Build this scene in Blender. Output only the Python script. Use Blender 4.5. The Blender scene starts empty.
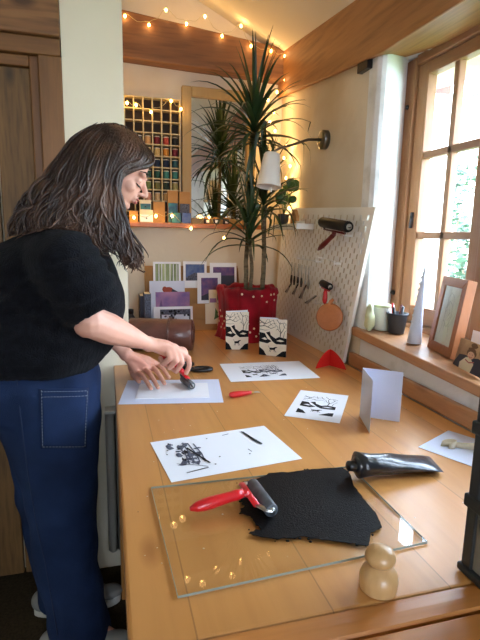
import bpy, bmesh, math, random
from math import sin, cos, pi, radians
from mathutils import Vector, Matrix, noise
from mathutils.bvhtree import BVHTree
random.seed(7)
SC = bpy.context.scene
COL = SC.collection
V3 = Vector
# ------------------------------------------------------------------ camera
H = 1.36
PITCH, YAW, ROLL, FPX = radians(10), radians(15.5), radians(1.1), 480.0
Fw = V3((sin(YAW)*cos(PITCH), cos(YAW)*cos(PITCH), -sin(PITCH)))
R0 = V3((cos(YAW), -sin(YAW), 0)); U0 = R0.cross(Fw)
Rt = R0*cos(ROLL)+U0*sin(ROLL); Up = -R0*sin(ROLL)+U0*cos(ROLL)
CAM = V3((0, 0, H))
def at(u, w, x=None, y=None, z=None):
    d = Fw+Rt*((u-240)/FPX)+Up*((320-w)/FPX)
    if x is not None: t = (x-CAM.x)/d.x
    elif y is not None: t = (y-CAM.y)/d.y
    else: t = (z-CAM.z)/d.z
    return CAM+d*t
cd = bpy.data.cameras.new('camera'); cam = bpy.data.objects.new('camera', cd); COL.objects.link(cam)
cd.sensor_fit = 'VERTICAL'; cd.sensor_height = 36; cd.lens = FPX/640*36; cd.clip_start = .01; cd.clip_end = 200
cam.matrix_world = Matrix(((Rt.x, Up.x, -Fw.x, CAM.x), (Rt.y, Up.y, -Fw.y, CAM.y), (Rt.z, Up.z, -Fw.z, CAM.z), (0, 0, 0, 1)))
SC.camera = cam
SC.view_settings.view_transform = 'Standard'; SC.view_settings.look = 'None'
SC.view_settings.gamma = 1; SC.view_settings.use_curve_mapping = False
SC.view_settings.exposure = 0.0
# ------------------------------------------------------------------ materials
def lin(c):
    return tuple(((v/255)/12.92 if v/255 <= .04045 else ((v/255+.055)/1.055)**2.4) for v in c)+(1,)
M = {}
def mat(name, rgb, rough=.6, metal=0, spec=.5, rgb2=None, scale=8, stretch=(1, 1, 1), bump=0, bscale=60, detail=4, contrast=(.35, .65), emit=None, sheen=0, coat=0, space='Object'):
    m = bpy.data.materials.new(name); m.use_nodes = True; nt = m.node_tree; N = nt.nodes; L = nt.links
    b = N['Principled BSDF']
    b.inputs['Base Color'].default_value = lin(rgb); b.inputs['Roughness'].default_value = rough
    b.inputs['Metallic'].default_value = metal; b.inputs['Specular IOR Level'].default_value = spec
    if sheen: b.inputs['Sheen Weight'].default_value = sheen
    if coat: b.inputs['Coat Weight'].default_value = coat
    tc = N.new('ShaderNodeTexCoord'); mp = N.new('ShaderNodeMapping'); mp.inputs['Scale'].default_value = stretch
    L.new(tc.outputs[space], mp.inputs[0])
    if rgb2:
        nz = N.new('ShaderNodeTexNoise'); nz.inputs['Scale'].default_value = scale; nz.inputs['Detail'].default_value = detail
        L.new(mp.outputs[0], nz.inputs['Vector'])
        r = N.new('ShaderNodeValToRGB'); r.color_ramp.elements[0].position = contrast[0]; r.color_ramp.elements[1].position = contrast[1]
        r.color_ramp.elements[0].color = lin(rgb); r.color_ramp.elements[1].color = lin(rgb2)
        L.new(nz.outputs[0], r.inputs[0]); L.new(r.outputs[0], b.inputs['Base Color'])
    if bump:
        n2 = N.new('ShaderNodeTexNoise'); n2.inputs['Scale'].default_value = bscale; n2.inputs['Detail'].default_value = 3
        L.new(mp.outputs[0], n2.inputs['Vector'])
        bp = N.new('ShaderNodeBump'); bp.inputs['Strength'].default_value = bump; bp.inputs['Distance'].default_value = .01
        L.new(n2.outputs[0], bp.inputs['Height']); L.new(bp.outputs[0], b.inputs['Normal'])
    if emit:
        b.inputs['Emission Color'].default_value = lin(emit[0]); b.inputs['Emission Strength'].default_value = emit[1]
    M[name] = m; return m
def wood(name, c1, c2, dark, axis='y', plank=0, rough=.45, knots=True, grain=1.0, coat=0, ring=14):
    """streaky grain along an axis, knots, optional plank seams across it (object space)"""
    m = bpy.data.materials.new(name); m.use_nodes = True; nt = m.node_tree; N = nt.nodes; L = nt.links
    b = N['Principled BSDF']; b.inputs['Roughness'].default_value = rough
    if coat: b.inputs['Coat Weight'].default_value = coat; b.inputs['Coat Roughness'].default_value = .25
    tc = N.new('ShaderNodeTexCoord'); st = {'x': (.09, 1, 1), 'y': (1, .09, 1), 'z': (1, 1, .09)}[axis]
    mp = N.new('ShaderNodeMapping'); mp.inputs['Scale'].default_value = st; L.new(tc.outputs['Object'], mp.inputs[0])
    sep = N.new('ShaderNodeSeparateXYZ'); L.new(tc.outputs['Object'], sep.inputs[0])
    def math_(op, a, bb=None, c=None):
        q = N.new('ShaderNodeMath'); q.operation = op
        for i, v in enumerate((a, bb, c)):
            if v is None: continue
            if isinstance(v, (int, float)): q.inputs[i].default_value = v
            else: L.new(v, q.inputs[i])
        return q.outputs[0]
    vec = mp.outputs[0]
    if plank:
        acr = {'x': 'Y', 'y': 'X', 'z': 'X'}[axis]
        cell = math_('FLOOR', math_('DIVIDE', sep.outputs[acr], plank))
        cb = N.new('ShaderNodeCombineXYZ')
        L.new(math_('MULTIPLY', cell, 3.17), cb.inputs[0]); L.new(math_('MULTIPLY', cell, 5.31), cb.inputs[1]); L.new(math_('MULTIPLY', cell, 7.7), cb.inputs[2])
        ad = N.new('ShaderNodeVectorMath'); ad.operation = 'ADD'; L.new(vec, ad.inputs[0]); L.new(cb.outputs[0], ad.inputs[1]); vec = ad.outputs[0]
    nz = N.new('ShaderNodeTexNoise'); nz.inputs['Scale'].default_value = ring; nz.inputs['Detail'].default_value = 5; nz.inputs['Distortion'].default_value = .6
    L.new(vec, nz.inputs['Vector'])
    r = N.new('ShaderNodeValToRGB'); r.color_ramp.elements[0].position = .5-.22/grain; r.color_ramp.elements[1].position = .5+.22/grain
    r.color_ramp.elements[0].color = lin(c1); r.color_ramp.elements[1].color = lin(c2); L.new(nz.outputs[0], r.inputs[0])
    f2 = N.new('ShaderNodeTexNoise'); f2.inputs['Scale'].default_value = ring*9; f2.inputs['Detail'].default_value = 3; L.new(vec, f2.inputs['Vector'])
    mx = N.new('ShaderNodeMixRGB'); mx.blend_type = 'MIX'; mx.inputs[2].default_value = lin(dark)
    L.new(r.outputs[0], mx.inputs[1]); L.new(math_('MULTIPLY', math_('SUBTRACT', f2.outputs[0], .45), 1.1*grain), mx.inputs[0]); out = mx.outputs[0]
    if knots:
        vo = N.new('ShaderNodeTexVoronoi'); vo.inputs['Scale'].default_value = 4.2
        mk = N.new('ShaderNodeMapping'); mk.inputs['Scale'].default_value = tuple(.5 if s < 1 else 1.2 for s in st); L.new(tc.outputs['Object'], mk.inputs[0]); L.new(mk.outputs[0], vo.inputs['Vector'])
        rk = N.new('ShaderNodeValToRGB'); rk.color_ramp.elements[0].position = .04; rk.color_ramp.elements[1].position = .11
        rk.color_ramp.elements[0].color = (1, 1, 1, 1); rk.color_ramp.elements[1].color = (0, 0, 0, 1); L.new(vo.outputs['Distance'], rk.inputs[0])
        mz = N.new('ShaderNodeMixRGB'); mz.inputs[2].default_value = lin(dark); L.new(out, mz.inputs[1]); L.new(math_('MULTIPLY', rk.outputs[0], .75), mz.inputs[0]); out = mz.outputs[0]
    if plank:
        fr = math_('FRACT', math_('DIVIDE', sep.outputs[acr], plank))
        seam = math_('GREATER_THAN', math_('ABSOLUTE', math_('SUBTRACT', fr, .5)), .5-.0011/plank)
        tone = N.new('ShaderNodeTexWhiteNoise'); tone.noise_dimensions = '1D'; L.new(cell, tone.inputs['W'])
        hs = N.new('ShaderNodeHueSaturation'); L.new(out, hs.inputs['Color']); L.new(math_('MULTIPLY_ADD', tone.outputs[0], .28, .86), hs.inputs['Value'])
        mz = N.new('ShaderNodeMixRGB'); mz.inputs[2].default_value = lin(tuple(v*.45 for v in dark)); L.new(hs.outputs[0], mz.inputs[1]); L.new(math_('MULTIPLY', seam, .38), mz.inputs[0]); out = mz.outputs[0]
    L.new(out, b.inputs['Base Color'])
    bp = N.new('ShaderNodeBump'); bp.inputs['Strength'].default_value = .12; bp.inputs['Distance'].default_value = .004
    L.new(f2.outputs[0], bp.inputs['Height']); L.new(bp.outputs[0], b.inputs['Normal'])
    M[name] = m; return m
def thinglass(name, tint=(250, 253, 252), ior=1.45, rough=0.0):
    m = bpy.data.materials.new(name); m.use_nodes = True; nt = m.node_tree; N = nt.nodes; L = nt.links
    N.remove(N['Principled BSDF']); o = N['Material Output']
    t = N.new('ShaderNodeBsdfTransparent'); t.inputs[0].default_value = lin(tint)
    g = N.new('ShaderNodeBsdfGlossy'); g.inputs['Roughness'].default_value = rough
    lw = N.new('ShaderNodeLayerWeight'); lw.inputs[0].default_value = .5   # Schlick: r0 + (1-r0)(1-cos)^5, same from both sides
    pw = N.new('ShaderNodeMath'); pw.operation = 'POWER'; pw.inputs[1].default_value = 5; L.new(lw.outputs['Facing'], pw.inputs[0])
    r0 = ((ior-1)/(ior+1))**2; f = N.new('ShaderNodeMath'); f.operation = 'MULTIPLY_ADD'; f.inputs[1].default_value = 1-r0; f.inputs[2].default_value = r0; L.new(pw.outputs[0], f.inputs[0])
    x = N.new('ShaderNodeMixShader'); L.new(f.outputs[0], x.inputs[0]); L.new(t.outputs[0], x.inputs[1]); L.new(g.outputs[0], x.inputs[2]); L.new(x.outputs[0], o.inputs[0])
    M[name] = m; return m
thinglass('pane_glass'); thinglass('plate_glass', (254, 255, 255), 1.28, .01); thinglass('clear_plastic', (205, 208, 206), 1.5, .15)
wood('table_wood', (200, 134, 68), (224, 164, 96), (160, 98, 44), 'y', plank=.187, rough=.36, coat=.35, grain=.62, ring=5)
wood('bench_wood', (190, 120, 56), (206, 138, 70), (140, 84, 36), 'x', rough=.4, coat=.3, grain=.6, ring=8)
wood('beam_wood_x', (118, 76, 42), (156, 108, 64), (52, 30, 16), 'x', rough=.55, grain=1.6, ring=7)
wood('beam_wood_y', (146, 96, 54), (178, 124, 74), (90, 54, 28), 'y', rough=.55, grain=1.4, ring=7)
wood('door_wood', (84, 58, 28), (128, 92, 48), (32, 20, 9), 'z', rough=.6, grain=1.7, ring=9)
wood('trim_wood_z', (110, 70, 30), (144, 96, 46), (76, 46, 18), 'z', rough=.5, grain=.8)
wood('trim_wood_x', (110, 70, 30), (144, 96, 46), (76, 46, 18), 'x', rough=.5, grain=.8)
wood('pine_z', (142, 96, 60), (170, 122, 80), (100, 62, 36), 'z', rough=.5, grain=.7)
wood('pine_y', (136, 90, 56), (162, 114, 74), (96, 58, 34), 'y', rough=.5, grain=.7)
wood('sill_wood', (176, 124, 82), (204, 152, 106), (130, 84, 50), 'y', rough=.45, grain=.7, coat=.2)
wood('frame_wood', (150, 88, 44), (176, 108, 60), (104, 58, 28), 'z', rough=.4, knots=False, grain=.6)
wood('pale_frame', (158, 132, 84), (178, 150, 98), (134, 108, 64), 'z', rough=.5, knots=False, grain=.6)
wood('turned_wood', (196, 152, 98), (216, 176, 122), (170, 124, 74), 'z', rough=.35, knots=False, grain=.5, coat=.3, ring=20)
wood('paddle_wood', (176, 104, 58), (196, 124, 74), (140, 78, 42), 'y', rough=.45, knots=False, grain=.6, ring=30)
mat('plaster_cream', (248, 238, 212), .9, rgb2=(244, 232, 204), scale=2.5, bump=.1, bscale=30, spec=.2)
mat('plaster_warm', (220, 208, 186), .9, rgb2=(200, 176, 142), scale=2.2, contrast=(.52, .8), bump=.25, bscale=14, spec=.15)
mat('plaster_white', (236, 238, 238), .9, rgb2=(206, 208, 204), scale=7, contrast=(.55, .75), bump=.35, bscale=30, spec=.15)
mat('ceiling_paint', (226, 218, 200), .95, bump=.1, bscale=20, spec=.1)
mat('carpet', (74, 62, 44), .95, rgb2=(58, 48, 34), scale=120, bump=.4, bscale=300, spec=.1)
mat('paper', (238, 240, 246), .75, spec=.2); mat('paper_blue', (214, 220, 238), .8, spec=.2)
mat('ink', (5, 5, 6), .5, rgb2=(9, 9, 11), scale=60, bump=.3, bscale=420, spec=.13)
mat('print_ink', (22, 22, 26), .7, spec=.2); mat('grey_ink', (108, 112, 128), .8, rgb2=(60, 62, 74), scale=160, spec=.2)
mat('red_plastic', (206, 26, 34), .3, spec=.5, coat=.3); mat('red_wood', (110, 22, 20), .4, rgb2=(90, 16, 16), scale=20)
mat('red_card', (226, 34, 30), .6); mat('steel', (176, 176, 172), .3, 1); mat('dark_steel', (70, 70, 70), .35, .9)
mat('brass', (190, 160, 96), .4, 1); mat('black_rubber', (14, 14, 15), .5, spec=.3); mat('black_plastic', (20, 21, 23), .3)
mat('grey_rubber', (92, 98, 106), .4, rgb2=(50, 54, 60), scale=30)
mat('white_metal', (242, 238, 228), .5); mat('brushed', (120, 116, 110), .38, 1); mat('white_plastic', (232, 230, 224), .45)
mat('skin', (222, 168, 146), .5, rgb2=(208, 146, 124), scale=9, contrast=(.4, .75), spec=.35, bump=.05, bscale=90)
M['skin'].node_tree.nodes['Principled BSDF'].inputs['Subsurface Weight'].default_value = .08
M['skin'].node_tree.nodes['Principled BSDF'].inputs['Subsurface Radius'].default_value = (.02, .008, .004)
mat('lip', (176, 92, 84), .4); mat('brow', (52, 34, 26), .8); mat('eye_dark', (22, 16, 14), .2)
mat('hair', (48, 31, 23), .45, rgb2=(104, 70, 48), scale=14, detail=6, stretch=(1, 1, .6), contrast=(.45, .75), bump=.35, bscale=170, spec=.5)
mat('hair_dark', (26, 18, 15), .4, spec=.5)
mat('wool_black', (19, 20, 25), .95, rgb2=(11, 11, 15), scale=55, bump=.6, bscale=260, spec=.12, sheen=.03)
mat('denim', (35, 52, 86), .85, rgb2=(21, 32, 56), scale=5, contrast=(.35, .7), bump=.3, bscale=500, spec=.15)
mat('denim_seam', (30, 44, 74), .9); mat('stitch', (128, 134, 140), .8)
mat('shoe_grey', (132, 130, 124), .8); mat('rubber_white', (206, 202, 188), .6)
mat('kraft', (178, 134, 86), .85, rgb2=(166, 122, 76), scale=12, spec=.15)
mat('leather', (112, 70, 60), .33, rgb2=(90, 54, 46), scale=12, bump=.2, bscale=90, coat=.2)
mat('leaf', (30, 52, 28), .42, rgb2=(48, 74, 36), scale=9, spec=.5); mat('leaf_round', (58, 92, 40), .45)
mat('trunk', (126, 112, 84), .8, rgb2=(88, 76, 54), scale=30, stretch=(1, 1, 3), bump=.4)
mat('soil', (40, 28, 20), .95, bump=.8); mat('cloth_red', (172, 18, 36), .8, rgb2=(120, 12, 26), scale=8, spec=.2, sheen=.1)
mat('dot_cream', (236, 214, 180), .8); mat('lamp_white', (238, 234, 226), .35)
mat('bulb', (255, 214, 140), .5, emit=((255, 196, 104), 40)); mat('wire', (190, 176, 130), .5, .6)
mat('glass_edge', (150, 158, 146), .3); mat('bucket', (50, 58, 66), .5, rgb2=(42, 50, 58), scale=20); mat('green_label', (110, 160, 60), .6)
mat('mirror', (225, 225, 220), .02, 1); mat('purple', (70, 56, 118), .6, rgb2=(120, 80, 120), scale=30)
mat('blue_print', (56, 80, 140), .6, rgb2=(90, 110, 150), scale=40); mat('birch_print', (176, 190, 140), .7, rgb2=(110, 128, 96), scale=60, stretch=(1, 1, .1))
mat('pink_print', (176, 120, 150), .6, rgb2=(96, 76, 140), scale=10); mat('cream_card', (228, 214, 186), .75); mat('teal_print', (60, 130, 130), .7, rgb2=(50, 70, 110), scale=30)
mat('green_print', (80, 120, 70), .7); mat('robin', (150, 60, 40), .7); mat('cream_print', (238, 226, 206), .75)
mat('radiator_paint', (206, 200, 184), .45); mat('drawer_body', (44, 47, 47), .5, spec=.4)
mat('rack_wood', (190, 172, 130), .6); mat('rack_back', (58, 44, 30), .8); mat('bag_green', (206, 212, 168), .5); mat('tin_white', (222, 224, 214), .5)
mat('photo_tan', (196, 160, 120), .6, rgb2=(150, 110, 80), scale=18); mat('photo_skin', (220, 176, 146), .6); mat('photo_hair', (110, 78, 50), .7); mat('sketch_paper', (240, 237, 228), .7); mat('pencil_grey', (140, 138, 136), .8)
mat('render_white', (236, 234, 228), .9); mat('brick', (110, 40, 34), .9, rgb2=(130, 56, 46), scale=14); mat('slate', (60, 70, 82), .8); mat('grass', (80, 110, 50), .95, rgb2=(60, 90, 40), scale=12)
mat('bush', (24, 52, 36), .7, rgb2=(44, 78, 48), scale=3); mat('bark', (96, 80, 62), .9); mat('bread', (184, 132, 78), .7); mat('dark_print', (44, 42, 60), .6)
mat('tube_foil', (26, 30, 36), .28, rgb2=(46, 62, 82), scale=9, contrast=(.5, .7), spec=.6, bump=.4, bscale=22, coat=.3)
mat('frosted', (150, 148, 140), .3); M['frosted'].node_tree.nodes['Principled BSDF'].inputs['Alpha'].default_value = .55
# ------------------------------------------------------------------ mesh builder
def frame_of(d):
    d = d.normalized(); a = V3((0, 0, 1)) if abs(d.z) < .9 else V3((1, 0, 0))
    u = a.cross(d).normalized(); return u, d.cross(u), d
class MB:
    def __init__(s): s.v = []; s.f = []; s.mi = []; s.mats = []; s.sm = []
    def _m(s, m):
        if m is None: m = s.mats[0] if s.mats else 'paper'
        if m not in s.mats: s.mats.append(m)
        return s.mats.index(m)
    def add(s, vs, fs, m=None, smooth=False):
        o = len(s.v); s.v += [V3(p) for p in vs]; k = s._m(m)
        for f in fs: s.f.append([i+o for i in f]); s.mi.append(k); s.sm.append(smooth)
        return s
    def box(s, c, size, m=None, rot=None, rz=0):
        c = V3(c); h = V3(size)/2; Rm = rot or Matrix.Rotation(rz, 3, 'Z')
        vs = [c+Rm@V3((x*h.x, y*h.y, z*h.z)) for x in (-1, 1) for y in (-1, 1) for z in (-1, 1)]
        return s.add(vs, [(0, 1, 3, 2), (4, 6, 7, 5), (0, 4, 5, 1), (2, 3, 7, 6), (0, 2, 6, 4), (1, 5, 7, 3)], m)
    def mm(s, a, b, m=None):
        a = V3(a); b = V3(b); return s.box((a+b)/2, [abs(q) for q in (b-a)], m)
    def tube(s, pts, rad, m=None, n=10, cap=True, smooth=True, ell=None, up=None):
        pts = [V3(p) for p in pts]; k = len(pts)
        if not isinstance(rad, (list, tuple)): rad = [rad]*k
        vs = []; pu = None
        for i, p in enumerate(pts):
            d = (pts[min(i+1, k-1)]-pts[max(i-1, 0)])
            if d.length < 1e-9: d = V3((0, 0, 1))
            d.normalize()
            if up is not None: u = V3(up)-d*V3(up).dot(d); u.normalize()
            elif pu is None: u = frame_of(d)[0]
            else: u = (pu-d*pu.dot(d)); u = u.normalized() if u.length > 1e-6 else frame_of(d)[0]
            pu = u; w = d.cross(u); r = rad[i]; e = ell[i] if isinstance(ell, (list, tuple)) else (ell or 1)
            if isinstance(r, (tuple, list)): ru, rw = r
            else: ru, rw = r, r*e
            for j in range(n):
                a = 2*pi*j/n; vs.append(p+u*cos(a)*ru+w*sin(a)*rw)
        fs = [(i*n+j, i*n+(j+1) % n, (i+1)*n+(j+1) % n, (i+1)*n+j) for i in range(k-1) for j in range(n)]
        if cap: fs += [tuple(range(n-1, -1, -1)), tuple((k-1)*n+j for j in range(n))]
        return s.add(vs, fs, m, smooth)
    def lathe(s, c, prof, m=None, n=28, axis=(0, 0, 1), smooth=True, cap=True):
        u, w, d = frame_of(V3(axis)); c = V3(c); vs = []
        for r, h in prof:
            for j in range(n):
                a = 2*pi*j/n; vs.append(c+d*h+u*cos(a)*r+w*sin(a)*r)
        k = len(prof); fs = [(i*n+j, i*n+(j+1) % n, (i+1)*n+(j+1) % n, (i+1)*n+j) for i in range(k-1) for j in range(n)]
        if cap:
            if prof[0][0] > 1e-6: fs.append(tuple(range(n-1, -1, -1)))
            if prof[-1][0] > 1e-6: fs.append(tuple((k-1)*n+j for j in range(n)))
        return s.add(vs, fs, m, smooth)
    def ball(s, c, r, m=None, n=14, rot=None, smooth=True):
        if not isinstance(r, (tuple, list)): r = (r, r, r)
        Rm = rot or Matrix.Identity(3); c = V3(c); vs = [c+Rm@V3((0, 0, -r[2]))]; k = n//2
        for i in range(1, k):
            t = -pi/2+pi*i/k
            for j in range(n):
                a = 2*pi*j/n; vs.append(c+Rm@V3((r[0]*cos(t)*cos(a), r[1]*cos(t)*sin(a), r[2]*sin(t))))
        vs.append(c+Rm@V3((0, 0, r[2]))); fs = [(0, 1+(j+1) % n, 1+j) for j in range(n)]
        for i in range(k-2):
            for j in range(n):
                a = 1+i*n; b = a+n; fs.append((a+j, a+(j+1) % n, b+(j+1) % n, b+j))
        L_ = len(vs)-1; a = 1+(k-2)*n; fs += [(a+j, a+(j+1) % n, L_) for j in range(n)]
        return s.add(vs, fs, m, smooth)
    def prism(s, poly, d, m=None):
        """closed polygon (3d points) extruded by vector d"""
        n = len(poly); d = V3(d); a = [V3(p) for p in poly]
        return s.add(a+[p+d for p in a], [tuple(range(n-1, -1, -1)), tuple(range(n, 2*n))]+[(i, (i+1) % n, n+(i+1) % n, n+i) for i in range(n)], m)
    def flat(s, poly, m=None): return s.add(poly, [tuple(range(len(poly)))], m)
    def fix(s):
        return s
    def build(s, name, parent=None, loc=None, bevel=0, seg=2, mods=None):
        if loc is None:
            if parent is not None: loc = wl(parent)
            else:
                xs = [p.x for p in s.v]; ys = [p.y for p in s.v]; loc = V3(((min(xs)+max(xs))/2, (min(ys)+max(ys))/2, min(p.z for p in s.v)))
        loc = V3(loc); me = bpy.data.meshes.new(name); me.from_pydata([p-loc for p in s.v], [], s.f)
        for k in s.mats: me.materials.append(M[k])
        me.polygons.foreach_set('material_index', s.mi); me.polygons.foreach_set('use_smooth', s.sm)
        bm = bmesh.new(); bm.from_mesh(me); bmesh.ops.recalc_face_normals(bm, faces=bm.faces); bm.to_mesh(me); bm.free()
        me.update(); return link(me, name, parent, loc, bevel, seg)
WL = {}
def wl(o): return WL[o.name]
def link(me, name, parent, loc, bevel=0, seg=2):
    o = bpy.data.objects.new(name, me); COL.objects.link(o); WL[o.name] = V3(loc)
    if parent is not None: o.parent = parent; o.location = V3(loc)-wl(parent)
    else: o.location = loc
    if bevel:
        b = o.modifiers.new('bevel', 'BEVEL'); b.width = bevel; b.segments = seg; b.limit_method = 'ANGLE'; b.angle_limit = radians(40)
    return o
def thing(name, label, cat, loc, group=None):
    o = bpy.data.objects.new(name, None); o.empty_display_size = .05; COL.objects.link(o); o.location = loc; WL[o.name] = V3(loc)
    return tag(o, label, cat, group)
def tag(o, label, cat, group=None, kind=None):
    o['label'] = label; o['category'] = cat
    if group: o['group'] = group
    if kind: o['kind'] = kind
    return o
def struct(o, label=None):
    o['kind'] = 'structure'
    if label: o['label'] = label
    return o
def remeshed(mb, name, mats, voxel, parent=None, loc=None, smooth=6, noise_amp=0, noise_scale=(6, 6, 6), f=.6, fn=None):
    """fuse the builder's overlapping volumes into one continuous surface"""
    loc = V3(loc if loc is not None else (wl(parent) if parent else (0, 0, 0)))
    me = bpy.data.meshes.new('tmp'); me.from_pydata([p-loc for p in mb.v], [], mb.f); me.update()
    bm = bmesh.new(); bm.from_mesh(me); bmesh.ops.recalc_face_normals(bm, faces=bm.faces); bm.to_mesh(me); bm.free()
    o = bpy.data.objects.new('tmp', me); COL.objects.link(o)
    r = o.modifiers.new('r', 'REMESH'); r.mode = 'VOXEL'; r.voxel_size = voxel
    sm = o.modifiers.new('s', 'SMOOTH'); sm.iterations = smooth; sm.factor = f
    dg = bpy.context.evaluated_depsgraph_get(); dg.update(); me2 = bpy.data.meshes.new_from_object(o.evaluated_get(dg)); COL.objects.unlink(o); bpy.data.objects.remove(o)
    me2.name = name; me2.materials.clear()
    for k in mats: me2.materials.append(M[k])
    if noise_amp or fn:
        ns = [v.normal.copy() for v in me2.vertices]
        for v, nn in zip(me2.vertices, ns):
            p = v.co+loc; d = 0
            if noise_amp:
                q = V3((p.x*noise_scale[0], p.y*noise_scale[1], p.z*noise_scale[2])); d = noise_amp*(noise.noise(q)+.5*noise.noise(q*2.3))
            if fn: d += fn(p)
            v.co += nn*d
    me2.polygons.foreach_set('use_smooth', [True]*len(me2.polygons)); me2.update()
    return link(me2, name, parent, loc)
TZ = .86; WX = .935; BY = 2.6; GX = 1.14
# ------------------------------------------------------------------ room shell
struct(MB().mm((-2.4, -2.7, -.06), (1.4, 2.75, 0), 'carpet').build('floor'))
def ceil_z(x, y):
    b = 2.19+max(0, min(1, (y-1.5)/1.1))*.115
    return b+(.905-max(x, -.5))*.47
cm = MB(); xs = [1.4, .905, .5, 0, -.5, -2.4]; ys = [2.75, 2.6, 2.0, 1.5, 0, -2.7]
vs = [(x, y, ceil_z(x, y)+dz) for dz in (0, .08) for x in xs for y in ys]; fs = []
for k in (0, 1):
    for i in range(5):
        for j in range(5): a = k*36+i*6+j; fs.append((a, a+6, a+7, a+1))
cm.add(vs, fs, 'ceiling_paint'); struct(cm.build('ceiling'))
def wall(name, parts, m): 
    b = MB()
    for p in parts: b.mm(p[0], p[1], p[2] if len(p) > 2 else m)
    return struct(b.build(name))
wall('wall_back', [((-.5, BY, 0), (1.4, BY+.12, 2.9))], 'plaster_warm')  # darker plaster tone puts the alcove's shade into the wall colour
wall('wall_right', [((WX, 1.63, 0), (WX+.02, BY, 2.35), 'plaster_warm'), ((WX+.02, 1.80, 0), (1.3, BY, 2.35), 'plaster_warm'), ((WX+.003, -2.6, 0), (1.3, 1.63, .985), 'plaster_white'), ((WX+.01, -2.6, 2.03), (1.3, 1.63, 2.3)), ((WX, -2.6, .985), (1.3, .35, 2.03))], 'plaster_white')
# splayed white reveal, rounded at the room side
b = MB(); pf = [(WX-.001, 1.66), (WX-.002, 1.625), (WX+.006, 1.606), (WX+.022, 1.602), (WX+.045, 1.612), (1.16, 1.775), (1.16, 1.9), (WX+.01, 1.9)]
b.prism([(x, y, .99) for x, y in pf], (0, 0, 1.09), 'plaster_white'); b.mm((WX+.02, 1.5, 2.035), (1.3, 1.80, 2.2), 'plaster_white'); struct(b.build('wall_reveal'))
# nib wall between door and alcove; door wall; alcove left side
wall('wall_left', [((-2.4, -2.6, 0), (-2.3, 1.85, 3))], 'plaster_cream')
wall('wall_alcove', [((-.13, 1.85, 0), (.072, 2.0, 2.95)), ((-.13, 2.0, 0), (.05, BY, 2.95))], 'plaster_cream')
wall('wall_door', [((-2.3, 1.87, 2.1), (-.13, 2.0, 3)), ((-2.3, 1.87, 0), (-1.16, 2.0, 2.1)), ((-1.2, 1.93, 0), (-.131, 2.0, 2.1))], 'plaster_cream')
# wall behind the viewer with a wide garden window
wall('wall_front', [((-2.4, -2.7, 0), (1.3, -2.6, 1.2)), ((-2.4, -2.7, 2.05), (1.3, -2.6, 3)), ((-2.4, -2.7, 1.2), (-.55, -2.6, 2.05)), ((.75, -2.7, 1.2), (1.3, -2.6, 2.05))], 'plaster_cream')
wf = MB()
for x in (-.55, -.15, .28, .7): wf.mm((x, -2.68, 1.2), (x+.05, -2.62, 2.05), 'pine_z')
for z in (1.2, 1.6, 2.0): wf.mm((-.55, -2.67, z), (.75, -2.63, z+.05), 'pine_z')
struct(wf.build('window_2'))
# ------------------------------------------------------------------ ceiling timbers
b = MB(); zt = [(2.6, 2.088, 2.30), (2.4, 2.065, 2.285), (1.75, 1.992, 2.225), (1.56, 1.972, 2.2), (1.16, 1.968, 2.195), (-2.6, 1.968, 2.195)]
vs = []; fs = []
for y, z0, z1 in zt: vs += [(.905, y, z0), (1.15, y, z0+.055), (1.15, y, z1+.02), (.905, y, z1+.01)]
for i in range(len(zt)-1):
    for j in range(4): fs.append((i*4+j, i*4+(j+1) % 4, i*4+4+(j+1) % 4, i*4+4+j))
fs += [(0, 1, 2, 3), (23, 22, 21, 20)]
b.add(vs, fs, 'beam_wood_y'); struct(b.build('trim_1', bevel=.006), 'long pine beam running over the window')
b = MB(); b.add([(.05, 2.52, 2.185), (.93, 2.52, 2.155), (.93, 2.62, 2.155), (.05, 2.62, 2.185), (.05, 2.52, 2.395), (.93, 2.52, 2.31), (.93, 2.62, 2.31), (.05, 2.62, 2.395)],
    [(0, 1, 2, 3), (4, 5, 6, 7), (0, 1, 5, 4), (1, 2, 6, 5), (2, 3, 7, 6), (3, 0, 4, 7)], 'beam_wood_x'); struct(b.build('trim_2', bevel=.008), 'pine beam across the back of the alcove')
# ------------------------------------------------------------------ door with frame and lintel
DY = 1.85
b = MB().mm((-1.35, DY-.03, 1.9955), (-.131, DY+.06, 2.3), 'beam_wood_x'); struct(b.build('trim_3', bevel=.006), 'dark wooden lintel over the door')
b = MB(); b.mm((-.205, DY-.01, 0), (-.1302, DY+.05, 1.9395), 'trim_wood_z'); b.mm((-.235, DY+.012, 0), (-.205, DY+.06, 1.94), 'trim_wood_z')
b.mm((-1.35, DY-.01, 1.94), (-.133, DY+.05, 1.995), 'trim_wood_x'); b.mm((-1.2, DY+.012, 1.905), (-.235, DY+.06, 1.94), 'trim_wood_x'); b.mm((-1.30, DY-.01, 0), (-1.23, DY+.05, 1.94), 'trim_wood_z')
struct(b.build('trim_4', bevel=.004), 'stained wooden door frame')
b = MB(); x = -.236; k = 0
while x > -1.2:
    w = .125 if k % 2 else .118; b.mm((x-w+.005, DY+.03, .01), (x, DY+.055, 1.904), 'door_wood'); x -= w+.002; k += 1
d = struct(b.build('door_1', bevel=.004), 'dark knotty plank door')
h = MB(); h.tube([(-1.1, DY+.03, 1.0), (-1.1, DY-.02, 1.0), (-1.02, DY-.02, 1.0)], .009, 'dark_steel'); h.build('door_handle', d)
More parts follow.
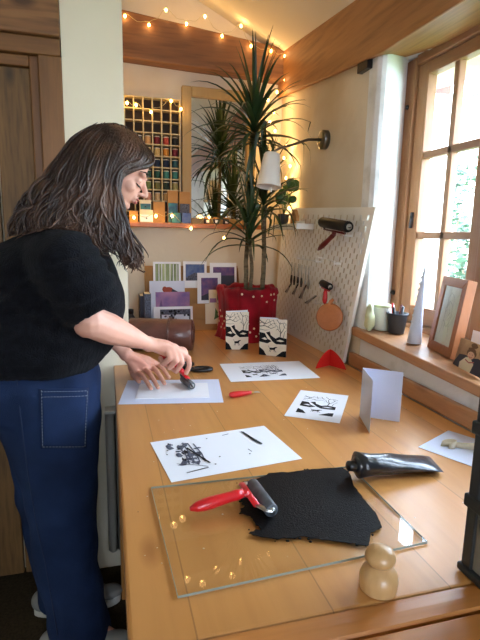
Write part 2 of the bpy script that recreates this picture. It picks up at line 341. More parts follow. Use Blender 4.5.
# ------------------------------------------------------------------ window
def win():
    f = MB(); X0, X1 = GX, GX+.07
    f.mm((X0, 1.700, 1.0), (X1, 1.775, 2.03), 'pine_z'); f.mm((X0, .35, 2.0), (X1, 1.70, 2.07), 'pine_y'); f.mm((X0-.01, .35, .985), (X1, 1.70, 1.035), 'pine_y')
    f.mm((X0, 1.225, 1.035), (X1, 1.295, 2.0), 'pine_z'); f.mm((X0, .78, 1.035), (X1, .85, 2.0), 'pine_z')
    w = struct(f.build('window_1', bevel=.005), 'wooden casement window with small panes')
    def sash(a, c, nb, opn=0):
        s = MB(); x0, x1 = GX+.012, GX+.052; st = .052
        s.mm((x0, a-st-.008, 1.037), (x1, a, 1.998), 'pine_z'); s.mm((x0, c, 1.037), (x1, c+st, 1.998), 'pine_z')
        s.mm((x0, c+st, 1.954), (x1, a-st-.008, 1.998), 'pine_y'); s.mm((x0, c+st, 1.037), (x1, a-st-.008, 1.102), 'pine_y')
        for z in (1.668, 1.372): s.mm((x0+.006, c+st, z-.012), (x1-.004, a-st-.008, z+.014), 'pine_y')
        m = (a+c)/2-.004; s.mm((x0+.006, m-.012, 1.05), (x1-.005, m+.012, 1.96), 'pine_z')
        o = s.build('sash', w, bevel=.003)
        MB().mm((x0+.018, c+.01, 1.05), (x0+.021, a-.01, 1.98), 'pane_glass').build('pane', o); return o
    s1 = sash(1.699, 1.296, 1); sash(1.224, .851, 1); sash(.779, .40, 1)
    k = MB(); k.lathe((GX-.002, 1.735, 1.86), [(.009, 0), (.007, .006), (0, .008)], 'dark_steel', axis=(-1, 0, 0)); k.lathe((GX-.002, 1.735, 1.14), [(.010, 0), (.008, .01), (0, .016)], 'dark_steel', axis=(-1, 0, 0)); k.build('fixing_bolt', w)
    hh = MB(); hh.tube([(GX+.008, 1.665, 1.46), (GX+.004, 1.665, 1.40)], .007, 'dark_steel'); hh.build('hinge', s1)
win()
b = MB(); pts = []
b.add([(WX-.022, .35, .935), (WX-.022, 1.66, .985), (WX+.22, 1.66, .99), (WX+.22, .35, .97), (WX-.022, .35, .965), (WX-.022, 1.66, 1.018), (WX+.22, 1.66, 1.018), (WX+.22, .35, .998)],
    [(0, 1, 2, 3), (4, 5, 6, 7), (0, 1, 5, 4), (1, 2, 6, 5), (2, 3, 7, 6), (3, 0, 4, 7)], 'sill_wood'); struct(b.build('trim_5', bevel=.004), 'wooden window sill')
def sill_z(x, y):
    t = (y-.35)/1.31; z0 = .965+.053*t; z1 = .998+.02*t; return z0+(z1-z0)*(x-WX+.022)/.242
struct(MB().mm((WX-.016, -2.5, 0), (WX+.002, .44, .08), 'beam_wood_y').build('baseboard_right'))
# upstand along the back of the worktop under the window
# ------------------------------------------------------------------ workbench
wb = thing('workbench', 'large honey-coloured pine workbench with paint-speckled top along the window wall', 'workbench', (.47, 1.55, 0))
b = MB().prism([(.012, .514, TZ-.045), (WX-.018, .514, TZ-.045), (WX-.018, BY-.002, TZ-.045), (.074, BY-.002, TZ-.045), (.074, 1.848, TZ-.045), (.012, 1.848, TZ-.045)], (0, 0, .045), 'table_wood'); top = b.build('tabletop', wb, bevel=.006, seg=3)
random.seed(5); sp = MB()
for i in range(90):
    x = random.uniform(.03, .9); y = random.uniform(.52, 1.9); r = random.uniform(.0006, .0022)
    e = random.uniform(.4, 1); sp.lathe((x, y, TZ), [(r, .0002), (r*.5, .0005)], random.choice(['cream_card', 'white_plastic', 'cream_card', 'dark_print']), n=7)
sp.build('paint_flecks', top)['kind'] = 'stuff'
b = MB(); pr = [(.472, TZ-.045), (.472, TZ-.003), (.475, TZ+.001), (.492, TZ+.002), (.508, TZ+.001), (.513, TZ)]; pr2 = pr+[(.5, TZ-.01), (.492, TZ-.045)]
b.prism([(.012, y, z) for y, z in pr2], (WX-.03, 0, 0), 'bench_wood'); b.build('front_lip', wb)
MB().mm((WX-.017, .492, TZ), (WX+.002, 1.68, TZ+.052), 'sill_wood').build('upstand', wb, bevel=.004)
for (x, y) in ((.05, .55), (.87, .55), (.05, 1.68), (.87, 2.5)): MB().mm((x-.033, y-.033, 0), (x+.033, y+.033, TZ-.045), 'table_wood').build('leg', wb, bevel=.004)
MB().mm((.04, .53, TZ-.13), (WX-.05, .555, TZ-.045), 'table_wood').build('apron', wb)
wb2 = thing('side_table', 'lower wooden tabletop butting against the near edge of the workbench', 'table', (.5, .2, 0))
MB().mm((.0, -.35, TZ-.04), (WX-.03, .4665, TZ+.0005), 'bench_wood').build('tabletop', wb2, bevel=.004)
for (x, y) in ((.05, -.3), (.86, -.3), (.05, .4), (.86, .4)): MB().mm((x-.03, y-.03, 0), (x+.03, y+.03, TZ-.04), 'bench_wood').build('leg', wb2)
# ------------------------------------------------------------------ radiator and floor things
rd = thing('radiator', 'cream fluted panel radiator on the wall under the workbench', 'radiator', (.13, 1.82, .1))
b = MB(); xs = -.026
prof = []
n = 9; w = .036
for i in range(n):
    x0 = xs+i*w
    for t, dy in ((0, .012), (.25, 0), (.75, 0), (1, .012)): prof.append((x0+t*w, 1.775+dy))
poly = prof+[(xs+n*w, 1.81), (xs, 1.81)]
b.mm((xs, 1.80, .11), (xs+n*w, 1.815, .69), 'radiator_paint')
for i in range(n): b.tube([(xs+(i+.5)*w, 1.792, .11), (xs+(i+.5)*w, 1.792, .118), (xs+(i+.5)*w, 1.792, .682), (xs+(i+.5)*w, 1.792, .69)], [.010, .0165, .0165, .010], 'radiator_paint', n=14); b.build('panel', rd)
for x in (.03, .25): MB().mm((x, 1.806, .0), (x+.03, 1.83, .64), 'radiator_paint').build('bracket', rd)
MB().mm((-.026, 1.775, .69), (.312, 1.835, .70), 'radiator_paint').build('top_grille', rd)
p = at(127, 572, z=0)+V3((.06, -.02, 0)); x0, y0 = p.x, p.y
s_ = thing('flip_flop', 'white flip-flop on the dark floor under the workbench edge', 'shoe', (x0, y0, 0))
def sole(cx, cy, L, W, ang, z0, z1, m):
    b = MB(); pts = []
    for i in range(20):
        a = 2*pi*i/20; r = 1+.12*cos(2*a); u = cos(a)*L/2; v = sin(a)*W/2*(1+.14*cos(a)); pts.append((cx+u*cos(ang)-v*sin(ang), cy+u*sin(ang)+v*cos(ang), z0))
    return b.prism(pts, (0, 0, z1-z0), m)
sole(x0, y0, .24, .085, .9, 0.001, .02, 'rubber_white').build('sole', s_, bevel=.004)
t_ = MB(); c_, d_ = cos(.9), sin(.9)
for sgn in (-1, 1): t_.tube([(x0+.07*c_, y0+.07*d_, .02), (x0+.04*c_-sgn*.02*d_, y0+.04*d_+sgn*.02*c_, .045), (x0-.02*c_-sgn*.038*d_, y0-.02*d_+sgn*.038*c_, .02)], .004, 'white_plastic')
t_.build('strap', s_)
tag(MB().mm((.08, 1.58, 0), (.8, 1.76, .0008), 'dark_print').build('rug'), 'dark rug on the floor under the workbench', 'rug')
bs = thing('bookcase', 'low dark shelf unit with folders left of the jeans by the door', 'shelf', (-.72, 1.72, 0))
b = MB(); b.mm((-.95, 1.62, 0), (-.93, 1.82, .62), 'dark_print'); b.mm((-.52, 1.62, 0), (-.5, 1.82, .62), 'dark_print'); b.mm((-.95, 1.80, 0), (-.5, 1.82, .62), 'dark_print')
for z in (.02, .3, .6): b.mm((-.93, 1.62, z), (-.52, 1.81, z+.02), 'dark_print')
b.build('carcass', bs)
# ------------------------------------------------------------------ alcove shelf, rack, mirror
b = MB().mm((.074, 2.47, 1.392), (.80, BY, 1.415), 'frame_wood'); sh = b.build('wall_shelf', bevel=.003)
tag(sh, 'narrow wooden shelf across the alcove below the mirror and spool rack', 'shelf')
SH = 1.415
rk = thing('spool_rack', 'wooden grid rack of thread spools on the alcove wall beside the mirror', 'rack', (.235, 2.58, SH))
X0, X1, Z0, Z1 = .100, .372, SH+.001, 2.02; NC, NR = 6, 11; cw = (X1-X0)/NC; ch = (Z1-Z0)/NR
MB().mm((X0, 2.588, Z0), (X1, 2.597, Z1), 'rack_back').build('back_panel', rk)
b = MB()
for i in range(NC+1): b.mm((X0+i*cw-.0028, 2.545, Z0), (X0+i*cw+.0028, 2.588, Z1), 'rack_wood')
for j in range(NR+1): b.mm((X0-.0028, 2.5455, Z0+j*ch-.0026 if j else Z0), (X1+.0028, 2.588, Z0+j*ch+.0026), 'rack_wood')
b.build('grid', rk)
spc = {'grey': (70, 74, 76), 'tan': (200, 150, 96), 'dark red': (120, 24, 30), 'coral red': (190, 70, 52), 'black': (28, 26, 26), 'yellow': (206, 176, 60), 'pale gold': (206, 172, 104), 'orange': (206, 130, 40), 'crimson': (110, 16, 34),
    'navy': (28, 36, 72), 'ink blue': (20, 38, 62), 'teal': (30, 84, 90), 'sea green': (60, 126, 112), 'forest green': (30, 78, 62), 'moss': (110, 124, 70), 'olive': (104, 98, 50), 'bottle green': (22, 46, 38), 'straw': (178, 158, 96), 'pink': (214, 150, 128), 'beige': (208, 170, 120), 'honey': (196, 152, 92), 'cream': (220, 196, 150), 'sage': (120, 140, 110)}
for k, c in spc.items(): mat('thread_'+k, c, .65, bump=.3, bscale=200, stretch=(1, 1, 8))
rows = [(3, 'fourth', ['grey', 'tan', 'dark red', 'coral red', 'black'], 1), (4, 'fifth', ['yellow', 'pale gold', 'orange', 'crimson'], 2), (5, 'sixth', ['navy', 'ink blue', 'ink blue', 'teal'], 2),
        (6, 'seventh', ['forest green', 'forest green', 'sea green', 'sea green'], 2), (7, 'eighth', ['moss', 'olive', 'bottle green', 'straw'], 2), (8, 'ninth', ['pink', 'beige', 'honey', 'cream'], 2)]
cn = ['first', 'second', 'third', 'fourth', 'fifth', 'last']
def spool(col):
    o = thing('thread_spool', '', 'spool', (0, 0, 0))
    a = MB(); a.lathe((0, 0, 0), [(.015, 0), (.015, .003), (.0125, .0034), (.0145, .008), (.0148, .02), (.0145, .032), (.0125, .036)], 'thread_'+col, n=16); a.build('thread', o)
    c = MB(); c.lathe((0, 0, .0362), [(.006, -.002), (.015, 0), (.015, .003), (.004, .0032)], 'cream_card', n=16); c.build('spool_cap', o); return o
for r, rn, cols, c0 in rows:
    for i, col in enumerate(cols):
        o = spool(col); c = c0+i; o.location = (X0+(c+.5)*cw, 2.565, Z1-(r+1)*ch+.0027)
        o['label'] = f'{col} thread spool in the {rn} row down, {cn[c]} column of the wall rack'; o['group'] = 'thread spools in the wall rack'
mr = thing('mirror', 'pale wood framed mirror leaning behind the spiky potted plant', 'mirror', (.57, 2.56, SH))
mx0, mx1, mz1, fw = .385, .775, 2.095, .048
b = MB(); b.mm((mx0, 2.555, SH+.001), (mx0+fw, 2.59, mz1), 'pale_frame'); b.mm((mx1-fw, 2.555, SH+.001), (mx1, 2.59, mz1), 'pale_frame'); b.mm((mx0+fw, 2.5555, mz1-fw), (mx1-fw, 2.59, mz1), 'pale_frame'); b.mm((mx0+fw, 2.5555, SH+.001), (mx1-fw, 2.59, SH+.001+.03), 'pale_frame')
b.build('frame', mr, bevel=.004); MB().mm((mx0+fw-.005, 2.574, SH+.02), (mx1-fw+.005, 2.578, mz1-fw+.005), 'mirror').build('glass', mr)
# boxed goods and little jars on the shelf
def shelfbox(px0, px1, py0, py1, y, mats, label, name='gift_box', dep=.035, group='small boxes on the alcove shelf', art=None, zb=None):
    a = at(px0, py1, y=y); c = at(px1, py0, y=y); z0 = zb if zb is not None else SH+.0005
    t = thing(name, label, 'box' if name == 'gift_box' else name.split('_')[-1], ((a.x+c.x)/2, y, z0), group)
    MB().mm((a.x, y, z0), (c.x, y+dep, c.z), mats[0]).build('body', t, bevel=.001)
    if len(mats) > 1:
        q = MB(); q.mm((a.x+.002, y-.001, z0+.003), (c.x-.002, y, z0+(c.z-z0)*.62), mats[1]); k = q.build('label_sleeve', t)
        MB().lathe(((a.x+c.x)/2, y-.001, z0+(c.z-z0)*.33), [(.004, .0), (.003, .001)], 'dark_print', n=10, axis=(0, -1, 0)).build('motif', t)
    return t
shelfbox(129.5, 138, 211, 221.5, 2.49, ['kraft'], 'kraft box behind a warm fairy light, under the pale stacked one')
lo = shelfbox(140, 153, 210, 221.5, 2.485, ['cream_card', 'paper'], 'pale patterned box at the bottom of the pair nearest the face')
shelfbox(140, 151, 200, 209.7, 2.487, ['cream_card', 'teal_print'], 'pale box with teal spot stacked on another box near the face', zb=at(140, 210, y=2.485).z+.001)
shelfbox(153.5, 165, 202, 221, 2.50, ['kraft'], 'plain kraft box standing between the pale pair and the tall boxes')
shelfbox(168, 178, 191, 220, 2.512, ['kraft', 'teal_print'], 'tall kraft box with pale blue sleeve, left of the tall pair')
shelfbox(179.5, 190, 192, 220, 2.515, ['kraft', 'grey_ink'], 'tall kraft box with grey-blue sleeve beside the mirror frame')
for k, (a, b_, m, l) in enumerate(((172, 181, 'teal_print', 'small teal marbled box in front of the tall kraft boxes'), (182, 191, 'blue_print', 'small dark blue marbled box in front of the tall kraft boxes'))):
    shelfbox(a, b_, 213, 222, 2.475, [m], l, dep=.03)
for px_, l in ((207, 'left-hand little pale candle jar on the shelf under the mirror'), (216, 'middle little candle jar on the shelf under the mirror'), (226, 'right-hand little candle jar on the shelf, nearest the plant leaves')):
    p = at(px_, 218, y=2.50); t = thing('candle_jar', l, 'jar', (p.x, 2.50, SH), 'candle jars under the mirror')
    MB().lathe((p.x, 2.50, SH), [(.014, 0), (.017, .004), (.017, .022), (.015, .026)], 'dark_print', n=16).build('jar', t)
    MB().lathe((p.x, 2.50, SH+.026), [(.0165, 0), (.0165, .007), (.004, .009)], 'kraft', n=16).build('lid', t)
    MB().mm((p.x-.007, 2.481, SH+.006), (p.x+.007, 2.4835, SH+.02), 'paper').build('label', t)
# ------------------------------------------------------------------ artwork helper: decals in a (u,v) frame, part of the panel's own mesh
class Art:
    def __init__(s, mb, o, U, V, nrm, lift=.0004): s.mb = mb; s.o = V3(o); s.U = V3(U); s.V = V3(V); s.n = V3(nrm).normalized(); s.l = lift
    def p(s, u, v): return s.o+s.U*u+s.V*v+s.n*s.l
    def poly(s, pts, m): s.mb.flat([s.p(u, v) for u, v in pts], m); s.l += .00003; return s
    def rect(s, a, b, c, d, m): return s.poly([(a, b), (c, b), (c, d), (a, d)], m)
    def blob(s, u, v, ru, rv, m, n=9, jag=.3):
        return s.poly([(u+ru*cos(2*pi*i/n)*(1+random.uniform(-jag, jag)), v+rv*sin(2*pi*i/n)*(1+random.uniform(-jag, jag))) for i in range(n)], m)
    def line(s, pts, w, m, taper=1):
        w = w*.8; asp = s.V.length/s.U.length; k = len(pts)
        for i in range(k-1):
            (a, b), (c, d) = pts[i], pts[i+1]; dx, dy = (c-a), (d-b)*asp; L_ = math.hypot(dx, dy) or 1; nx, ny = -dy/L_, dx/L_/asp
            w0 = w*(1-(1-taper)*i/(k-1)); w1 = w*(1-(1-taper)*(i+1)/(k-1))
            s.mb.flat([s.p(a-nx*w0/2, b-ny*w0/2), s.p(a+nx*w0/2, b+ny*w0/2), s.p(c+nx*w1/2, d+ny*w1/2), s.p(c-nx*w1/2, d-ny*w1/2)], m)
        s.l += .00003; return s
def landscape(A, bg='cream_print', ink='print_ink', u0=0, v0=0, u1=1, v1=1, skyonly=False):
    """winding white path, dark banks, bare trees and a small dog"""
    def q(pts): return [(u0+(u1-u0)*a, v0+(v1-v0)*b) for a, b in pts]
    A.rect(u0, v0, u1, v1, bg)
    A.poly(q([(0, .0), (.28, .0), (.16, .14), (0, .22)]), ink); A.poly(q([(.62, 0), (1, 0), (1, .17), (.86, .15)]), ink)
    A.poly(q([(0, .36), (.3, .33), (.46, .4), (.3, .46), (.2, .6), (0, .62)]), ink)
    A.poly(q([(.48, .4), (.62, .33), (1, .34), (1, .5), (.72, .53), (.6, .48), (.42, .56), (.38, .66), (.24, .62), (.36, .52)]), ink)
    A.poly(q([(.08, .45), (.22, .42), (.3, .44), (.2, .49)]), bg); A.poly(q([(.62, .42), (.8, .40), (.92, .43), (.76, .46)]), bg)
    w = (u1-u0)
    A.line(q([(0, .78), (.2, .8), (.42, .74), (.6, .8)]), .035*w, ink, .4); A.line(q([(.0, .95), (.18, .84), (.34, .9), (.5, .97)]), .03*w, ink, .4)
    A.line(q([(.14, .8), (.22, .9), (.3, .99)]), .02*w, ink, .5); A.line(q([(.3, .77), (.44, .86), (.62, .9)]), .02*w, ink, .5)
    A.line(q([(.76, .5), (.78, .66), (.72, .82), (.76, .93)]), .035*w, ink, .4); A.line(q([(.78, .62), (.88, .74), (.94, .88)]), .025*w, ink, .4); A.line(q([(.76, .66), (.66, .74), (.6, .7)]), .02*w, ink, .4); A.line(q([(.88, .52), (.92, .66), (.99, .74)]), .02*w, ink, .5)
    A.line(q([(0, .7), (.2, .68), (.36, .7)]), .02*w, ink, .4)
    A.poly(q([(.38, .20), (.42, .225), (.52, .225), (.58, .25), (.66, .255), (.67, .235), (.61, .22), (.58, .17), (.44, .165), (.40, .175)]), ink); A.line(q([(.40, .2), (.34, .27)]), .022*w, ink, .5)
    for a, c in ((.42, .37), (.45, .43), (.55, .57), (.57, .64)): A.line(q([(a, .18), ((a+c)/2, .14), (c, .11)]), .024*w, ink, .6)
    A.line(q([(.5, .97), (.56, .86), (.66, .8), (.7, .7)]), .02*w, ink, .5); A.line(q([(.62, .99), (.74, .88), (.9, .92), (1, .86)]), .024*w, ink, .5); A.line(q([(.86, .9), (.9, .8), (1, .76)]), .018*w, ink, .5); A.line(q([(0, .86), (.12, .9), (.22, .86)]), .025*w, ink, .5); A.line(q([(.34, .99), (.4, .86), (.5, .8)]), .016*w, ink, .5)
    return A
# flat prints: corners (tl, tr, br, bl) given on the bench, squared up to a rectangle
def sheet_frame(tl, tr, br, bl, z):
    P = [at(*c, z=z) for c in (tl, tr, br, bl)]; c = sum(P, V3())/4
    U = ((P[1]-P[0])+(P[2]-P[3]))/2; Vv = ((P[0]-P[3])+(P[1]-P[2]))/2
    n = Vv-U*(Vv.dot(U)/U.length_squared); n = n.normalized()*Vv.length
    return c-U/2-n/2, U, n
def sheet(name, corners, z, label, cat='print', m='paper', th=.0006, art=None):
    o, U, Vv = sheet_frame(*corners, z); b = MB(); b.prism([o, o+U, o+U+Vv, o+Vv], (0, 0, th), m)
    if art: art(Art(b, o+V3((0, 0, th)), U, Vv, (0, 0, 1)))
    return tag(b.build(name), label, cat)
Z = TZ+.0008
def art_far(A):
    landscape(A, 'paper', 'print_ink', .20, .18, .43, .80); A.rect(.43, .2, .56, .82, 'paper')
    random.seed(3); landscape(A, 'paper', 'grey_ink', .40, .18, .66, .8)
    for i in range(12): A.line([(.46+.015*i, .25+random.random()*.2), (.45+.015*i+random.uniform(-.02, .03), .6+random.random()*.2)], .006, 'grey_ink')
sheet('print_sheet', ((222, 364), (303, 361), (316, 378), (228, 382)), Z, 'white paper with a faint landscape print lying farthest back on the bench', art=art_far)
def art_sq(A):
    landscape(A, 'paper', 'print_ink', .16, .16, .84, .82)
sheet('print_sheet', ((300, 390), (350, 396), (338, 423), (285, 416)), Z, 'small square print of trees and a dog in front of the folded blue card', art=art_sq)
def art_a4(A):
    random.seed(11)
    for i in range(26):
        u = random.uniform(.12, .32); v = random.uniform(.3, .85)
        A.blob(u, v, random.uniform(.008, .03), random.uniform(.02, .07), 'grey_ink' if i%5 else 'print_ink', jag=.6)
    for u in (.19, .23, .27, .31): A.line([(u, .85-abs(u-.24)), (u+.01, .5), (u-.005, .3)], .014, 'grey_ink')
    A.line([(.1, .35), (.2, .28), (.3, .18)], .008, 'print_ink'); A.line([(.13, .12), (.3, .16)], .012, 'print_ink'); A.line([(.24, .7), (.33, .25)], .02, 'print_ink')
    for u, v in ((.44, .86), (.36, .2), (.07, .6), (.09, .7), (.66, .3), (.43, .35)): A.blob(u, v, .007, .012, 'print_ink')
    A.poly([(.755, .92), (.775, .9), (.805, .66), (.83, .5), (.81, .48), (.78, .62)], 'print_ink'); A.line([(.58, .88), (.64, .9)], .01, 'grey_ink'); A.line([(.68, .42), (.69, .34)], .008, 'print_ink')
sheet('print_sheet', ((153, 443), (266, 425), (300, 460), (168, 482)), Z, 'large white sheet with smudged grey test print and black stroke, nearest the glass', art=art_a4)
sheet('paper_sheet', ((128, 381), (220, 379), (222, 403), (118, 404)), Z, 'white backing paper under the card at her hands', 'paper', 'paper_blue')
sheet('printing_card', ((141, 384), (206, 383.5), (211, 397.5), (134, 399.5)), TZ+.0016, 'small white card being rolled, lying on the white backing paper', 'card', 'paper', .0022)
sheet('paper_sheet', ((425, 442), (458, 431), (492, 447), (468, 474)), Z, 'white paper under the curled tape beside the dark drawer tower', 'paper', 'paper_blue')
# curled paper band: a ribbon standing on edge, its end rolled into a loop
p = at(449, 447, z=TZ+.0022); t = MB(); path = []
for i in range(15): a = -2.4+i*.36; r = .011+.0006*i; path.append((r*cos(a), r*sin(a)+.004*0))
x_, y_ = path[-1]
for i in range(1, 9): path.append((x_+.011*i, y_-.006*i+.003*sin(i*.9)))
vs = []
for k, (a, b_) in enumerate(path): vs += [p+V3((a, b_, .0)), p+V3((a+.002, b_-.001, .015+.004*sin(k*.35)))]
t.add(vs, [(2*i, 2*i+1, 2*i+3, 2*i+2) for i in range(len(path)-1)], 'cream_card', True)
o = t.build('paper_curl'); sd = o.modifiers.new('s', 'SOLIDIFY'); sd.thickness = .001; tag(o, 'curled cream paper band lying on the paper beside the drawer tower', 'paper')
# ------------------------------------------------------------------ glass plate, ink, brayer
gp = at(150, 490, z=TZ); g = [(.072, .893), (.082, .590), (.500, .612), (.503, .883)]
gpl = thing('glass_plate', 'clear glass inking plate lying on the bench with black ink on it', 'glass plate', (.29, .74, TZ))
MB().prism([(x, y, TZ+.0012) for x, y in g], (0, 0, .0035), 'plate_glass').build('plate', gpl); b = MB()
for i in range(4):
    a_, c_ = V3((*g[i], TZ+.0011)), V3((*g[(i+1) % 4], TZ+.0011)); nn = V3((-(c_-a_).y, (c_-a_).x, 0)).normalized(); b.prism([a_-nn*.0001, c_-nn*.0001, c_-nn*.0007, a_-nn*.0007], (0, 0, .0037), 'glass_edge')
b.build('ground_edge', gpl)
GZ = TZ+.0048
ol = [(245, 489), (239.6, 483.6), (254, 480), (269, 474), (292, 472), (318, 469), (342.5, 467.5), (350, 474), (353, 485), (360, 494), (367, 503), (377, 515), (382, 527), (378, 530), (371, 533), (369, 546), (355, 544), (342, 542), (322, 540), (304.6, 537), (288, 539), (261, 538), (248, 533), (262, 529), (254, 522), (249, 515), (238.5, 514), (244, 506), (241, 497)]
P = [at(u, w, z=GZ) for u, w in ol]; random.seed(4); J = []
for i, a in enumerate(P):
    c = P[(i+1) % len(P)]; k = 5
    for j in range(k):
        q = a.lerp(c, j/k); d = (c-a).normalized(); nn = V3((-d.y, d.x, 0)); jag = random.uniform(-.0022, .0035) if i > 17 or i < 4 else random.uniform(-.001, .0014)
        J.append(q+nn*jag)
b = MB(); b.prism(J, (0, 0, .0009), 'ink')
for k in range(26):
    i = random.randrange(len(J)); q = J[i]+V3((random.uniform(-.012, .004), random.uniform(-.012, .004), 0)); r = random.uniform(.0012, .0035)
    b.lathe(q, [(r, 0), (r*.8, .0006)], 'ink', n=7)
tag(b.build('ink_patch'), 'wide ragged patch of black ink rolled out on the glass', 'ink')
def brayer(name, label, h0, h1, r0, r1, rad, m_h, m_r, hr=.0095, par=None, group=None, m_fr='steel', fork=.5):
    """handle h0->h1, roller axis r0->r1, yoke arms down to both roller ends"""
    h0, h1, r0, r1 = map(V3, (h0, h1, r0, r1)); t = thing(name, label, 'brayer', h1, group)
    d = (h1-h0); b = MB(); n = 9
    b.tube([h0+d*i/(n-1) for i in range(n)], [hr*k for k in (.35, .85, 1.05, 1.1, 1.02, .95, .9, .95, .8)], m_h, n=16); b.build('handle', t)
    ax = (r1-r0).normalized(); c = (r0+r1)/2; k = h1+(c-h1)*.12; f = MB(); wv = (r1-r0).length/2
    yk = h1+(c-h1)*.32; a0 = yk-ax*wv*.72; a1 = yk+ax*wv*.72
    f.tube([h1-d.normalized()*.004, k, yk], [.0075, .009, .0085], m_h, n=10, ell=.7)
    f.tube([a0-ax*.004, a1+ax*.004], .0065, m_h, n=10, ell=.6); f.build('yoke', t)
    for a, rr, sg in ((a0, r0, -1), (a1, r1, 1)):
        s = MB(); e = rr+ax*sg*.004; s.tube([a, a+(e-a)*.5+ax*sg*.003, e], [.0055, .006, .0055], m_fr, n=8, ell=.45)
        s.tube([e, rr], .004, 'steel', n=8); s.build('fork_arm', t)
    r = MB(); r.tube([r0, r0.lerp(r1, .03), r0.lerp(r1, .97), r1], [rad*.9, rad, rad, rad*.9], m_r, n=22); ro = r.build('roller', t)
    e = MB(); e.tube([r0-ax*.0015, r0+ax*.001], rad*.55, 'steel', n=14); e.tube([r1-ax*.001, r1+ax*.0015], rad*.55, 'steel', n=14); e.build('end_cap', ro)
    return t
hz = GZ+.020
brayer('brayer', 'red-handled brayer lying on the glass plate with its roller in the ink', at(190, 509, z=TZ+.020), at(243, 493, z=TZ+.030), at(252, 484, z=GZ+.0150), at(272, 511, z=GZ+.0150), .0125, 'red_plastic', 'grey_rubber', hr=.0105)
# ------------------------------------------------------------------ ink tube
tb = thing('ink_tube', 'crumpled black ink tube lying at the far right corner of the glass', 'tube', at(395, 468, z=TZ))
a0 = at(357, 468, z=TZ+.026); a1 = at(436, 464, z=TZ+.008); sd_ = V3((.0, 1, 0)); b = MB(); d = a1-a0; side = V3((0, 0, 1)).cross(d).normalized()
k = 12; vs = []; n = 20
for i in range(k):
    t_ = i/(k-1); c = a0+d*t_; h_ = .025*(1-t_)**.75+.0018; w_ = .024+.014*t_; c.z = TZ+.0056+h_+.0005
    for j in range(n):
        a = 2*pi*j/n; vs.append(c+side*cos(a)*w_*(1+.03*sin(9*t_))+V3((0, 0, 1))*sin(a)*h_*(1+.10*sin(13*t_+2*a))+d.normalized()*(.012*cos(a)*t_))
b.add(vs, [(i*n+j, i*n+(j+1) % n, (i+1)*n+(j+1) % n, (i+1)*n+j) for i in range(k-1) for j in range(n)]+[tuple(range(n)), tuple((k-1)*n+j for j in range(n))], 'tube_foil', True)
b.build('body', tb); dn = d.normalized(); c0 = V3((a0.x, a0.y, TZ+.0056+.026))
MB().lathe(c0+dn*.002, [(.024, 0), (.012, .008), (.008, .009)], 'tube_foil', axis=-dn).build('shoulder', tb); MB().lathe(c0-dn*.005, [(.0105, 0), (.0115, .002), (.0105, .016), (.008, .018)], 'black_plastic', axis=-dn).build('cap', tb)
# ------------------------------------------------------------------ wooden hand stamp (knob)
p = at(378, 588, z=TZ); tk = thing('wooden_stamp', 'turned pale wooden hand stamp with round knob in the right foreground', 'stamp', (p.x, p.y, TZ))
MB().lathe((p.x, p.y, TZ+.0006), [(.0235, 0), (.0262, .001), (.0268, .003), (.0262, .005), (.0275, .011), (.0275, .019), (.0245, .028), (.0180, .0345), (.0135, .0375), (.0125, .0395)], 'turned_wood', n=40).build('base', tk)
MB().lathe((p.x, p.y, TZ+.038), [(.0125, .001), (.0175, .003), (.0212, .009), (.0218, .014), (.0192, .021), (.013, .0258), (.006, .0280), (0, .0285)], 'turned_wood', n=40).build('knob', tk)
# ------------------------------------------------------------------ lino cutter
a = at(229, 395, z=TZ+.0105); c = at(251, 392.5, z=TZ+.0105); d = c-a
t = thing('lino_cutter', 'short red-handled lino cutter lying between the prints', 'cutter', at(240, 394, z=TZ)); b = MB()
b.tube([a+d*q for q in (0, .06, .2, .45, .7, .88, 1)], [.003, .008, .0098, .0100, .0080, .0065, .006], 'red_plastic', n=18); b.build('handle', t)
MB().tube([c, c+d*.10, c+d*.11], [.0055, .005, .002], 'brass', n=12).build('collar', t); MB().tube([c+d*.1, c+d*.28, c+d*.42-V3((0, 0, .003))], [.0022, .002, .0012], 'steel', n=8).build('blade', t)
# ------------------------------------------------------------------ standing cards
def standing(name, label, fold, left, right, h, m, artf=None, group=None):
    """greeting card: fold edge and two free lower corners on the bench, height h"""
    t = MB(); hz_ = V3((0, 0, h)); th = .0008
    for i, e in enumerate((left, right)):
        d = (e-fold); nn = V3((-d.y, d.x, 0)).normalized()*th
        t.prism([fold, e, e+hz_, fold+hz_], nn, m)
    if artf: artf(t, fold, left, right, hz_)
    o = t.build(name); return tag(o, label, 'card', group)
F_, L_, R_ = at(359.5, 416, z=Z), at(369.3, 433, z=Z), at(399.5, 422, z=Z)
standing('folded_card', 'blank blue-white folded card standing open beneath the window', F_, L_, R_, .142, 'paper_blue')
def cardart(t, fold, left, right, hz_):
    n_ = V3((0, -1, 0)); d = right-fold; nn = V3((d.y, -d.x, 0)).normalized()
    if nn.y > 0: nn = -nn
    landscape(Art(t, fold+d*.02+hz_*.02+nn*.0011, d*.96, hz_*.96, nn, .0005), 'cream_print')
def artcard(px0, px1, base0, base1, top, label, swing):
    a = at(px0, base0, z=Z); c = at(px1, base1, z=Z); h = at(px0, top, y=a.y).z-TZ
    back = c+V3((swing[0], swing[1], 0)); t = MB(); th = .0008; hz_ = V3((0, 0, h)); d = c-a; nn = V3((d.y, -d.x, 0)).normalized()
    t.prism([a, c, c+hz_, a+hz_], -nn*th, 'paper'); t.prism([a, back, back+hz_*1.02, a+hz_*1.02], -nn*th, 'paper')
    landscape(Art(t, a+nn*.0002, d, hz_, nn, .0004), 'cream_print'); return tag(t.build('greeting_card'), label, 'card', 'standing landscape cards')
artcard(225.5, 248, 349.5, 349.5, 312, 'left-hand landscape card standing before the red wrapped plant pot', (.005, .035))
artcard(259, 286, 354.5, 357.5, 318, 'right-hand landscape card standing before the red wrapped plant pot', (-.025, .04))
